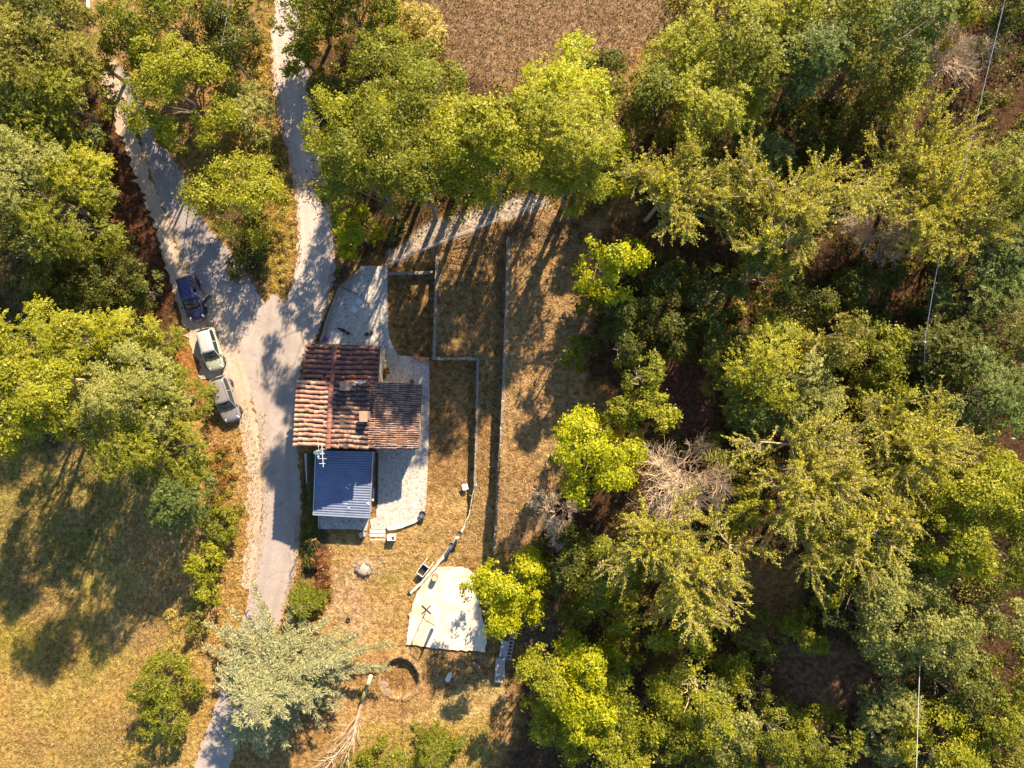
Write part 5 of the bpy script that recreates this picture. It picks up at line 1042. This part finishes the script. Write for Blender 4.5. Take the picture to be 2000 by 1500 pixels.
# gate beam on the patio
a = P(655, 556, 1.2); b = P(705, 578, 1.2); r = thing('gate', 'dark open gate crossing the upper corner of the patio', 'gate', (a.x, a.y, 1.2)); d = b - a
mb = MB(); mb.bar((0, 0, 1.15), (d.x, d.y, 1.15), .09, .09); mb.bar((0, 0, .15), (d.x, d.y, .15), .06, .08)
for k in range(13): f = k / 12; mb.tube([(d.x * f, d.y * f, .1), (d.x * f, d.y * f, 1.15)], .018, 5)
mb.build('leaf', simple('gate_paint', (.10, .08, .09), .6), r); MB().box((0, 0, .7), (.16, .16, 1.5)).build('post', wood_brown, r)
# ---------------------------------------------------------------- small things on the patio and round the house
ZP = 1.24
def px(u, v, z=ZP): return P(u, v, z)
for (u, v, lab) in ((701, 589, 'larger square pale paving slab lying on the patio below the gate'), (692, 605, 'smaller square pale paving slab lying nearer the house')):
    o = MB().box((0, 0, .04), (.55, .5, .08), math.radians(-38)).build('paving_slab', simple('slab_grey', (.55, .54, .56), .8), bevel=.01); o.location = px(u, v); tag(o, lab, 'slab')
def pot(u, v, z, r0, h, mat, label, name='flower_pot', plant=None, cat='pot', seed=1):
    p_ = P(u, v, z); t_ = thing(name, label, cat, p_)
    MB().lathe((0, 0, 0), [(r0 * .7, 0), (r0 * .95, h * .9), (r0 * 1.08, h * .9), (r0 * 1.08, h), (r0 * .9, h), (r0 * .85, h * .85), (0, h * .84)], 16).build('bowl', mat, t_, True)
    if plant:
        rg = np.random.default_rng(seed); n = 260; d = unit(rg.normal(size=(n, 3))); d[:, 2] = np.abs(d[:, 2]); pos = d * rg.uniform(.4, 1.1, n)[:, None] * r0 * 1.5 + np.array([0, 0, h])
        quads('foliage', leafquads(pos, unit(d + rg.normal(size=(n, 3)) * .5), rg.uniform(.08, .16, n), rg), LM[plant], t_, rg.uniform(0, 1, n))
    return t_
purple = simple('purple_plastic', (.22, .03, .30), .5, bmp=0); yel = simple('yellow_plastic', (.75, .52, .03), .45, bmp=0); dkpot = simple('dark_pot', (.05, .05, .055), .7, bmp=0)
pot(636, 663, ZP, .24, .35, purple, 'purple bucket by the north wall of the house', 'bucket', cat='bucket')
pot(743, 722, ZP, .24, .4, yel, 'yellow pot among the plants east of the north roof', 'flower_pot')
pot(745, 691, ZP, .28, .4, dkpot, 'dark pot with dark leaves, northernmost by the east door', plant='dark', seed=2)
pot(748, 707, ZP, .26, .38, simple('pale_pot', (.6, .6, .6), .6), 'pale pot with pale foliage in the cluster by the east door', plant='sage', seed=3)
pot(755, 725, ZP, .25, .38, terracotta, 'terracotta pot with reddish plant in the cluster by the east door', plant='rust', seed=4)
pot(748, 736, ZP, .27, .42, dkpot, 'dark pot with dark foliage, southernmost of the cluster by the east door', plant='dark', seed=5)
pot(805, 746, ZP, .2, .3, dkpot, 'small dark pot beside the east roof corner')
pot(813, 697, ZP, .27, .36, terracotta, 'round terracotta pot at the top of the sunken lawn')
pot(826, 1003, ZP, .3, .5, dkpot, 'dark square-shouldered pot at the east end of the curved patio wall')
o = MB().box((0, 0, .22), (1.0, .34, .44), math.radians(-4)).build('planter', terracotta, bevel=.04); o.location = px(829, 701); tag(o, 'long terracotta planter beside the round terracotta pot', 'planter')
pot(898, 1041, 2.0, .22, .36, dkpot, 'dark pot standing on the upper part of the curving kerb')
pot(882, 1063, 1.7, .22, .34, dkpot, 'dark pot standing on the lower part of the curving kerb')
r = thing('storage_box', 'white plastic box with a dark opening beside the steps', 'box', G(766, 1048)); MB().box((0, 0, .3), (.7, .5, .6)).build('body', white_paint, r, bevel=.03); MB().box((.16, 0, .605), (.24, .3, .03)).build('lid', dkpot, r)
o = MB().box((0, 0, .2), (.45, .42, .4), .3).build('stone_block', concrete, bevel=.02); o.location = G(708, 1043); tag(o, 'grey concrete block under the terrace beside the steps', 'block')
r = thing('garden_stool', 'white plastic stool on the sunken lawn near the pale-topped wall', 'stool', P(909, 950, 1.2)); MB().box((0, 0, .45), (.5, .5, .05), .3).build('seat', white_paint, r, bevel=.02)
for sx, sy in ((-1, -1), (1, -1), (1, 1), (-1, 1)): MB().tube([(sx * .2, sy * .2, 0), (sx * .17, sy * .17, .44)], .03, 6).build('leg', white_paint, r)
# ash circle with a stone ring
r = thing('fire_pit', 'round fire pit of pale stones on ash in the dry lawn', 'fire pit', G(712, 1109)); rg = random.Random(3)
for k in range(13):
    a = k / 13 * 6.283; s = rg.uniform(.14, .26); q = MB().lathe((0, 0, 0), [(.02, 0), (s, .02), (s * .9, s * .5), (s * .4, s * .75), (0, s * .8)], 7).build('stone', copem, r); q.location = (.62 * math.cos(a) + rg.uniform(-.08, .08), .5 * math.sin(a), 0); q.rotation_euler = (0, 0, a)
MB().lathe((0, 0, -.02), [(.5, 0), (.42, .09), (.2, .13), (0, .14)], 16).build('ash', simple('ash', (.42, .35, .28), .95), r)
# wheelbarrow frame against the kerb
b = G(828, 1110); r = thing('wheelbarrow', 'black wheelbarrow with a pale tubular frame leaning by the kerb', 'wheelbarrow', b, math.radians(54))
MB().add([(-.55, -.33, .5), (.45, -.33, .62), (.45, .33, .62), (-.55, .33, .5), (-.4, -.2, .3), (.1, -.2, .28), (.1, .2, .28), (-.4, .2, .3)], [(4, 5, 6, 7), (0, 1, 5, 4), (1, 2, 6, 5), (2, 3, 7, 6), (3, 0, 4, 7)]).build('tray', blackp, r)
mb = MB()
for e in (-1, 1): mb.tube([(-.75, e * .06, .22), (-.5, e * .34, .52), (.5, e * .35, .64), (1.15, e * .32, .6)], .028, 6)
mb.tube([(.47, -.34, .64), (.47, .34, .64)], .028, 6); mb.tube([(-.55, -.34, .53), (-.55, .34, .53)], .028, 6); mb.build('frame', white_paint, r)
for e in (-1, 1): MB().tube([(.2, e * .28, .56), (.3, e * .3, .0)], .025, 6).build('leg', steel, r)
wh = MB().lathe((0, 0, 0), [(.1, -.04), (.19, -.045), (.21, 0), (.19, .045), (.1, .04)], 16).build('wheel', black_rubber, r, True); wh.rotation_euler = (math.pi / 2, 0, 0); wh.location = (-.78, 0, .2)
# barrel-shaped stump on the slab
ZS = .845; b = P(850, 1126, ZS); r = thing('tree_stump', 'brown upright log stump standing on the concrete slab', 'stump', b); MB().lathe((0, 0, 0), [(.30, 0), (.27, .2), (.26, .62), (.25, .66)], 14).build('bark', wood_brown, r, True)
MB().lathe((0, 0, .655), [(.24, 0), (.235, .02), (0, .025)], 14).build('cut_face', simple('cut_wood', (.55, .36, .20), .85, scale=8), r)
# cantilever parasol, closed
b = P(833, 1190, ZS); r = thing('cantilever_parasol', 'closed cantilever parasol on a dark cross base on the concrete slab', 'parasol', b); dk = simple('dark_metal', (.05, .045, .05), .5, .5, bmp=0)
for a in (.75, -.75): MB().bar((-.55 * math.cos(a), -.55 * math.sin(a), .04), (.55 * math.cos(a), .55 * math.sin(a), .04), .07, .06).build('base_bar', dk, r)
MB().tube([(0, 0, 0), (0, 0, 2.5)], .035, 8).build('pole', dk, r); MB().tube([(0, 0, 2.1), (.25, -.1, 2.75), (1.1, -.45, 2.95)], .03, 6).build('arm', dk, r); MB().tube([(0, 0, 1.3), (.1, -.04, 1.35), (.55, -.22, 2.85)], .02, 6).build('strut', dk, r)
MB().lathe((1.1, -.45, .95), [(.03, 0), (.17, .08), (.15, .5), (.10, 1.3), (.05, 1.9), (.02, 2.0)], 10).build('canopy', simple('canopy_cloth', (.82, .78, .70), .9, var=.06), r, True)
# benches, planks and pallets beside the vivid tree
def table(u, v, L, W, hgt, rz, name, label, cat, seed=1):
    b = G(u, v); r = thing(name, label, cat, b, rz); rg = random.Random(seed); n = max(3, round(W / .17))
    for k in range(n): y = -W / 2 + W * (k + .5) / n; MB().box((rg.uniform(-.04, .04), y, hgt), (L + rg.uniform(-.08, .08), W / n - .015, .04)).build('plank', wood_grey, r)
    for sx in (-1, 1):
        MB().box((sx * L * .4, 0, hgt - .06), (.07, W, .07)).build('bearer', wood_grey, r)
        for sy in (-1, 1): MB().box((sx * L * .4, sy * W * .4, hgt / 2 - .04), (.07, .07, hgt - .08)).build('leg', wood_grey, r)
    return r
table(977, 1296, 1.6, .85, .8, math.radians(88), 'plank_table', 'grey plank table south-east of the concrete slab', 'table', 1)
table(974, 1322, .62, .75, .45, math.radians(88), 'plank_bench', 'low grey plank bench at the south end of the plank table', 'bench', 2)
table(985, 1262, 1.5, .7, .7, math.radians(80), 'plank_table', 'grey plank table half under the vivid yellow-lime tree', 'table', 3)
b = G(998, 1255); r = thing('ladder', 'weathered wooden ladder lying on blocks right of the plank tables', 'ladder', b, math.radians(80))
for e in (-1, 1): MB().bar((-1.5, e * .2, .5), (1.5, e * .2, .62), .06, .08).build('side_rail', wood_grey, r)
for k in range(9): x = -1.3 + k * .33; MB().bar((x, -.2, .51 + k * .013), (x, .2, .51 + k * .013), .12, .03).build('rung', wood_grey, r)
for x in (-1.1, 1.1): MB().box((x, 0, .22), (.3, .5, .44)).build('block', wood_brown, r, bevel=.02)
b = G(935, 1305); r = thing('log', 'dark split log lying in the shade south of the concrete slab', 'log', b, math.radians(-52)); MB().tube([(-.85, 0, .16), (-.3, .03, .19), (.3, -.02, .18), (.85, .02, .15)], [.15, .19, .18, .14], 9).build('bark', wood_brown, r, True); MB().box((.1, .26, .09), (1.5, .12, .12), .08).build('split_rail', rust, r)
b = G(871, 1336); o = MB().lathe((0, 0, 0), [(.10, 0), (.22, .06), (.25, .3), (.2, .75), (.1, .95), (.03, 1.0)], 12).build('sack', simple('sack_cloth', (.58, .60, .56), .85), smooth=True); o.rotation_euler = (math.radians(78), 0, math.radians(155)); o.location = b + Vector((.1, .35, .22)); tag(o, 'grey-white filled sack lying south of the slab', 'sack')
for (u, v, s, lab) in ((749, 1338, .42, 'larger pale broken stone on the rim of the old round pool'), (757, 1351, .36, 'smaller pale broken stone below the larger one on the pool rim')):
    rg = random.Random(u); vs = [(rg.uniform(.75, 1.1) * s * math.cos(k * 1.047), rg.uniform(.5, .9) * s * math.sin(k * 1.047)) for k in range(6)]; o = MB().prism(vs, -.1, .2).build('stone', copem, bevel=.03); o.location = G(u, v); tag(o, lab, 'stone')
def ring(u, v, label, R=.2, mat=black_rubber, name='tyre', cat='tyre'):
    o = MB().lathe((0, 0, 0), [(R * .6, 0), (R, .01), (R * 1.05, .07), (R, .14), (R * .6, .15), (R * .55, .07), (R * .6, 0)], 18).build(name, mat, smooth=True); o.location = G(u, v, .0); tag(o, label, cat)
ring(680, 1210, 'small black tyre on the bare earth beside the cedar', .2); ring(825, 1264, 'small black tyre at the south edge of the slab', .16)
ring(800, 1158, 'small dark ring at the lower end of the curving kerb', .14)
# fallen tree with mossy trunk and bare twigs
b = G(708, 1355); r = thing('fallen_tree', 'fallen pale tree with a mossy trunk and a spray of bare twigs', 'fallen tree', b); base = Vector(r.location); rg = np.random.default_rng(5)
q0 = G(724, 1321, .45) - base; q1 = G(706, 1372, .4) - base; q2 = G(690, 1420, .35) - base; q3 = G(672, 1500, .25) - base
MB().tube([q0, q0.lerp(q1, .5), q1], [.18, .17, .14], 10).build('trunk', bark_dead, r, True); MB().tube([q0 - Vector((0, 0, .0)), q0.lerp(q0 * 1.03, 1)], .176, 10).build('cut_face', simple('cut_wood_pale', (.70, .58, .40), .85), r)
MB().tube([q0.lerp(q1, .3) + Vector((-.07, 0, .08)), q1 + Vector((-.05, 0, .07))], [.14, .115], 9).build('moss', simple('moss', (.28, .34, .04), .95, var=.4, scale=8, bmp=.05), r, True)
A = []; B = []; RA = []; RB = []
def br(p, d, ln, rad, lev):
    q = np.array(p)
    for s in range(4):
        d = unit(d + rg.normal(size=3) * .11); q2 = q + d * ln / 4; q2[2] = max(q2[2], .08); A.append(q); B.append(q2); RA.append(rad * (1 - .2 * s)); RB.append(rad * (.8 - .2 * s) + .004); q = q2
        if lev < 3:
            for _ in range(2): br(q, unit(d + rg.normal(size=3) * np.array([.42, .42, .28])), ln * rg.uniform(.4, .7), rad * .5, lev + 1)
dm = np.array((q3 - q1).normalized())
br(np.array(q1), dm, (q3 - q1).length, .10, 1)
for k in range(5): br(np.array(q1.lerp(q2, rg.random())), unit(dm + rg.normal(size=3) * np.array([.5, .35, .3])), rg.uniform(2.2, 4.4), .03, 2)
segs('bare_branches', A, B, RA, RB, bark_dead, r, 4)
def branch(label, pts, rad):
    q = [G(u, v, .25) for u, v in pts]; base = q[0].copy(); o = MB().tube([x - base for x in q], [rad * (1 - .2 * i) for i in range(len(q))], 6).build('fallen_branch', bark_dead); o.location = base; tag(o, label, 'branch')
branch('long pale fallen branch on the bank left of the road', [(385, 1040), (420, 1050), (448, 1059)], .07); branch('thin pale branch lying down the bank south of the longer one', [(425, 1110), (418, 1150), (405, 1215)], .05)
branch('thin pale dead branch on the sunlit belt behind the silver car', [(262, 725), (285, 738), (302, 756)], .06) if False else None
# ---------------------------------------------------------------- two black dogs
fur = simple('black_fur', (.012, .011, .012), .7, var=.3, scale=20, bmp=.01); tan = simple('tan_fur', (.42, .30, .20), .8)
def skin(name, verts, edges, rad, mat, parent):
    me = bpy.data.meshes.new(name); me.from_pydata(verts, edges, []); o = link(name, me, mat, parent); o.modifiers.new('skin', 'SKIN'); sv = me.skin_vertices[0].data
    for i, r_ in enumerate(rad): sv[i].radius = (r_, r_) if not isinstance(r_, tuple) else r_
    sv[0].use_root = True; s = o.modifiers.new('sub', 'SUBSURF'); s.levels = 1; s.render_levels = 2; o.modifiers['skin'].use_smooth_shade = True; return o
def dog(u, v, rz, label, lying=False, k=1.0):
    b = P(u, v, ZP); r = thing('dog', label, 'dog', b, rz); z = .22 if lying else .52
    vs = [(-.30, 0, z), (-.05, 0, z + .01), (.22, 0, z), (.38, .02, z + .10), (.50, .04, z + .17), (.60, .05, z + .14), (.70, .06, z + .11), (-.42, 0, z + .02), (-.55, -.06, z - .06), (-.68, -.12, z - .12)]
    ed = [(0, 1), (1, 2), (2, 3), (3, 4), (4, 5), (5, 6), (0, 7), (7, 8), (8, 9)]; rd = [.12, .115, .15, .10, .085, .06, .04, .045, .03, .018]
    def leg(root, pts, rr):
        pr = root
        for p_, r_ in zip(pts, rr): vs.append(p_); ed.append((pr, len(vs) - 1)); rd.append(r_); pr = len(vs) - 1
    for s in (-1, 1):
        if lying: leg(2, [(.26, s * .14, .12), (.42, s * .17, .05), (.58, s * .15, .035)], [.05, .035, .03]); leg(0, [(-.26, s * .17, .14), (-.10, s * .24, .06), (-.28, s * .26, .04), (-.14, s * .28, .03)], [.07, .04, .03, .028])
        else: leg(2, [(.24, s * .10, .36), (.22 + .04 * s, s * .11, .20), (.25 + .05 * s, s * .11, .03)], [.055, .032, .03]); leg(0, [(-.27, s * .10, .38), (-.20, s * .11, .28), (-.36, s * .11, .16), (-.31, s * .11, .03)], [.08, .045, .028, .03])
    vs = [tuple(c * k for c in q) for q in vs]; skin('body', vs, ed, [x * k for x in rd], fur, r); h = Vector(vs[4])
    for s in (-1, 1): MB().add([h + Vector((-.03, s * .05, .05)) * k, h + Vector((.03, s * .06, .05)) * k, h + Vector((.0, s * .13, .0)) * k, h + Vector((-.01, s * .09, .10)) * k], [(0, 1, 3), (1, 2, 3), (2, 0, 3), (0, 2, 1)]).build('ear', fur, r)
    MB().lathe(tuple(Vector(vs[3]) + Vector((0, 0, -.02))), [(.095 * k, 0), (.105 * k, .02), (.095 * k, .04)], 12).build('collar', rust, r); return r
dog(676, 648, math.radians(150), 'long black dog standing on the patio just north of the house', k=1.05); dog(722, 651, math.radians(200), 'smaller black dog with a tan back patch lying on the patio', True, .75)
d2 = [o for o in bpy.data.objects if o.name.startswith('dog') and o.type == 'EMPTY'][-1]; o = MB().lathe((-.02, 0, .235), [(.08, 0), (.07, .03), (0, .04)], 10).build('back_patch', tan, d2, True)
